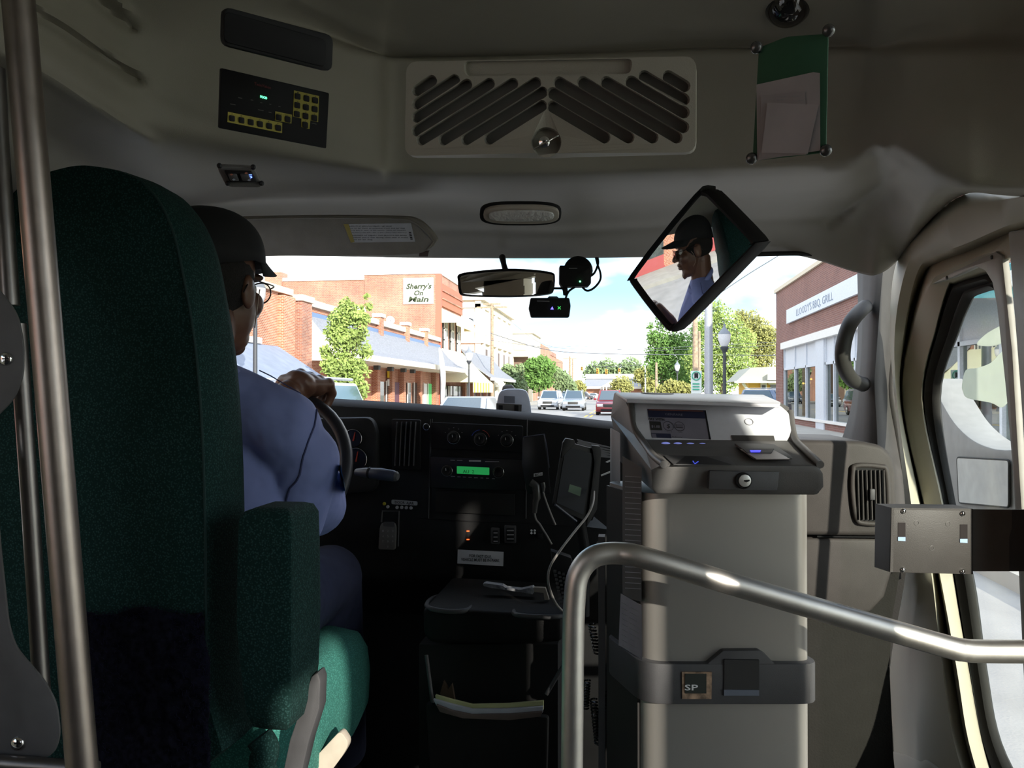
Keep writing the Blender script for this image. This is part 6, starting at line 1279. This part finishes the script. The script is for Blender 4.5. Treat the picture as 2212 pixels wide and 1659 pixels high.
tree('street_tree', 'pale olive tree left of the round tree', 1112, 100, [(1112, 812, 20), (1098, 800, 15), (1120, 835, 22), (1105, 825, 16), (1125, 795, 12)], 2500, .2, L3, .1, seed=4)
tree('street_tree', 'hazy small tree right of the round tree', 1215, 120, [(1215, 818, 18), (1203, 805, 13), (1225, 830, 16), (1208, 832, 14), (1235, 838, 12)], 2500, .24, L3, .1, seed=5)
tree('street_tree', 'small yellow green tree by the far parked cars', 1250, 160, [(1250, 833, 12), (1258, 838, 9), (1243, 836, 9)], 1200, .26, L4, .1, seed=6)
for i, (px, Y, bl, m_, lb) in enumerate((
    (1430, 95, [(1430, 740, 30), (1412, 730, 18), (1445, 760, 32), (1425, 790, 34), (1455, 800, 36), (1405, 705, 8), (1440, 690, 26), (1465, 740, 30), (1415, 765, 22), (1450, 825, 26)], L2, 'dark green tree left of the utility poles'),
    (1560, 90, [(1560, 700, 40), (1590, 740, 44), (1545, 750, 40), (1565, 790, 44), (1600, 800, 40), (1520, 800, 34), (1530, 700, 28), (1545, 670, 24), (1500, 780, 26), (1560, 825, 34)], L1, 'tall light green tree behind the black lamp post'),
    (1640, 105, [(1640, 720, 34), (1620, 700, 30), (1655, 760, 34), (1635, 790, 34), (1600, 685, 18), (1665, 730, 26), (1610, 740, 30)], L4, 'olive tree between lamp post and brick shop'),
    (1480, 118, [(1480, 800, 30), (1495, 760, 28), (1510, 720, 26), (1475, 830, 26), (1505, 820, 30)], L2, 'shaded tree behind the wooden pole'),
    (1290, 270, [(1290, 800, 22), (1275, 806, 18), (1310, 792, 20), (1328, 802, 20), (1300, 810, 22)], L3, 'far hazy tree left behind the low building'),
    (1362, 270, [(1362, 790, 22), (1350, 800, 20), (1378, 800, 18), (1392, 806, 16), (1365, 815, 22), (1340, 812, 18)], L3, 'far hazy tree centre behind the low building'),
    (1400, 230, [(1400, 815, 22), (1385, 812, 18), (1412, 800, 16), (1405, 835, 20)], L4, 'far olive tree right behind the low building'))):
    tree('broadleaf_tree', lb, px, Y, bl, 9000 if Y < 200 else 1800, .17 if Y < 200 else .55, m_, .22, seed=20+i)
tree('round_bush', 'round clipped olive shrub before the far building', 1343, 205, [(1343, 830, 20), (1330, 834, 14), (1356, 834, 14), (1343, 842, 20)], 2600, .3, L4, .1, 'bush', seed=40)
tree('hedge_bush', 'low olive hedge bush under the distant lamp', 1450, 80, [(1450, 835, 16), (1470, 840, 16), (1430, 842, 12), (1490, 845, 14)], 1500, .2, L4, .05, 'bush', seed=41)
# feather flag
ff = thing('feather_flag', 'tall white feather flag beside the yellow awning', 'flag', V((onX(958, 860, -12.6).x, onX(958, 860, -12.6).y, GZ)))
B().prism(cr_pts([onX(x, y, -12.6) for x, y in ((948, 752), (954, 760), (960, 790), (962, 820), (958, 870), (952, 868), (953, 830), (950, 790))], 4, True), (.03, 0, 0)).obj('sail', WHT, ff); B().tube([onX(950, 750, -12.6), onX(952, 885, -12.6)], .03, 6).obj('pole', PB, ff)
# cars
def car(x, y, rz, col_, kind, label, group=None):
    t = thing('car', label, 'car', V((x, y, GZ)), group); M_ = mat('paint_'+kind+'_%d' % int(col_[0]*100+col_[2]*1000), col_, .25, .3, coat=.6)
    suv = kind == 'suv'; L_, W, H = (4.6, .93, 1.72) if suv else (4.6, .89, 1.42); z1 = 1.0 if suv else .88
    A = Matrix.Rotation(rz, 3, 'Z'); 
    def q(a, b_, c): return V((x, y, GZ))+A @ V((a, b_, c))
    side = [(-L_/2, .35), (-L_/2+.02, .72), (-L_/2+.25, z1-.14), (-L_/2+1.1, z1), (L_/2-.9 if not suv else L_/2-.2, z1+.02), (L_/2-.05, z1-.06), (L_/2, .4), (L_/2-.2, .25), (-L_/2+.2, .22)]
    B().prism([q(-W, b_, c) for b_, c in side], A @ V((2*W, 0, 0))).obj('body', M_, t, bevel=.09, seg=3)
    y0, y1_, y2_, y3_ = (-L_/2+1.05, -L_/2+1.75, L_/2-.45, L_/2-.15) if suv else (-L_/2+1.15, -L_/2+1.95, L_/2-1.45, L_/2-.75)
    cb = B(); lo = [(-W+.05, y0, z1-.03), (W-.05, y0, z1-.03), (W-.05, y3_, z1-.03), (-W+.05, y3_, z1-.03)]; hi = [(-W+.22, y1_, H), (W-.22, y1_, H), (W-.22, y2_, H), (-W+.22, y2_, H)]
    cb.add([q(*p) for p in lo+hi], [[0, 1, 5, 4], [1, 2, 6, 5], [2, 3, 7, 6], [3, 0, 4, 7], [4, 5, 6, 7], [3, 2, 1, 0]]); cb.obj('cabin', M_, t, bevel=.05, seg=2)
    cg = mat('car_glass', (.05, .08, .11), .1, coat=.5)
    def pane(name, i, j, k, l, o): 
        c = [V(p) for p in (lo+hi)]; p4 = [c[i], c[j], c[k], c[l]]; m0 = sum(p4, V())/4; nrm = (p4[1]-p4[0]).cross(p4[3]-p4[0]).normalized(); nrm = nrm if nrm.dot(m0-V((0, (y0+y3_)/2, z1))) > 0 else -nrm
        B().prism([q(*(m0+(p-m0)*.84+nrm*.012)) for p in p4], A @ (nrm*.012)).obj(name, cg, t)
    pane('windshield', 0, 1, 5, 4, 0); pane('rear_window', 3, 2, 6, 7, 0); pane('side_window', 1, 2, 6, 5, 0); pane('side_window', 0, 3, 7, 4, 0)
    for sx in (-1, 1):
        for sy in (-L_/2+.85, L_/2-.85):
            w_ = B().lathe(q(sx*(W-.22), sy, .33), A @ V((sx, 0, 0)), [(0, .33), (.2, .33), (.24, .28)], 20).obj('wheel', RUBBER, t, smooth=True)
            B().lathe(q(sx*(W+.01), sy, .33), A @ V((sx, 0, 0)), [(0, .2), (.02, .19), (.03, .05)], 14).obj('hub_cap', CHROME, w_, smooth=True)
        B().obox(q(sx*(W-.28), -L_/2+.03, .68), A @ V((.2, 0, 0)), A @ V((0, .06, 0)), V((0, 0, .09))).obj('headlamp', mat('headlamp_glass', (.85, .85, .85), .12, .5), t, bevel=.02)
        B().obox(q(sx*(W-.2), L_/2-.02, .8), A @ V((.14, 0, 0)), A @ V((0, .04, 0)), V((0, 0, .1))).obj('tail_lamp', mat('red_tail_lamp', (.5, .02, .02), .3), t)
        B().obox(q(sx*(W+.1), y0+.45, z1+.1), A @ V((.1, 0, 0)), A @ V((0, .06, 0)), V((0, 0, .08))).obj('door_mirror', M_, t, bevel=.02)
    B().obox(q(0, -L_/2+.0, .66), A @ V((.42, 0, 0)), A @ V((0, .03, 0)), V((0, 0, .10))).obj('grille', DARKTRIM, t, bevel=.01)
    B().obox(q(0, -L_/2-.01, .36), A @ V((.6, 0, 0)), A @ V((0, .03, 0)), V((0, 0, .07))).obj('air_dam', BLACK, t)
    if suv:
        for sx in (-1, 1): B().tube([q(sx*(W-.28), y1_+.1, H+.06), q(sx*(W-.28), y2_-.1, H+.06)], .025, 8).obj('roof_rail', GSTEEL, t)
    return t
def at(px, D): p = P(px, 848, D); return p.x, p.y
WC_, SC_ = (.80, .81, .83), (.52, .55, .60)
car(*at(668, 14.5), math.radians(185), WC_, 'suv', 'white sport utility car beside the driver hand')
car(*at(652, 20.5), math.radians(185), (.70, .74, .80), 'suv', 'pale sport utility car with roof rails behind the white one')
car(*at(1012, 27), math.radians(-6), (.55, .62, .74), 'sedan', 'pale blue sedan approaching left of the dash sensor')
car(*at(1190, 76), math.radians(-3), SC_, 'suv', 'silver car parked facing the bus')
car(*at(1241, 72), 0, (.30, .34, .40), 'suv', 'dark silver utility car approaching in the oncoming lane')
car(*at(1216, 95), 0, (.35, .37, .40), 'sedan', 'grey car half hidden behind the approaching utility car')
car(*at(1226, 120), 0, (.20, .24, .30), 'suv', 'dark roofed car farthest in the queue')
car(*at(1318, 58), 0, (.28, .03, .04), 'suv', 'dark red car driving away ahead of the bus')
car(*at(1284, 190), math.radians(80), WC_, 'sedan', 'tiny white car parked before the far building')
car(*at(1262, 185), math.radians(80), (.12, .13, .15), 'suv', 'tiny dark car parked before the far building')
car(*at(1676, 44), math.radians(30), (.10, .14, .22), 'suv', 'dark blue car beside the yellow depot')
# newspaper boxes on the left pavement
for x, c_, nm in ((1172, (.05, .35, .75), 'blue'), (1168, (.75, .45, .10), 'orange')):
    p = onX(x, 848, -11.9); t = thing('newspaper_box', f'{nm} newspaper box under the round street tree', 'box', V((-11.9+(nm == 'blue')*.7, 92+(nm == 'blue')*.8, GZ+.14)), 'newspaper boxes')
    l_ = t.location; B().box((l_.x-.3, l_.y-.3, l_.z), (l_.x+.3, l_.y+.3, l_.z+1.1)).obj('body', mat(nm+'_box', c_, .5), t, bevel=.04); B().box((l_.x-.22, l_.y-.32, l_.z+.6), (l_.x+.22, l_.y-.29, l_.z+1.0)).obj('window', DKIN, t)
make_texts()
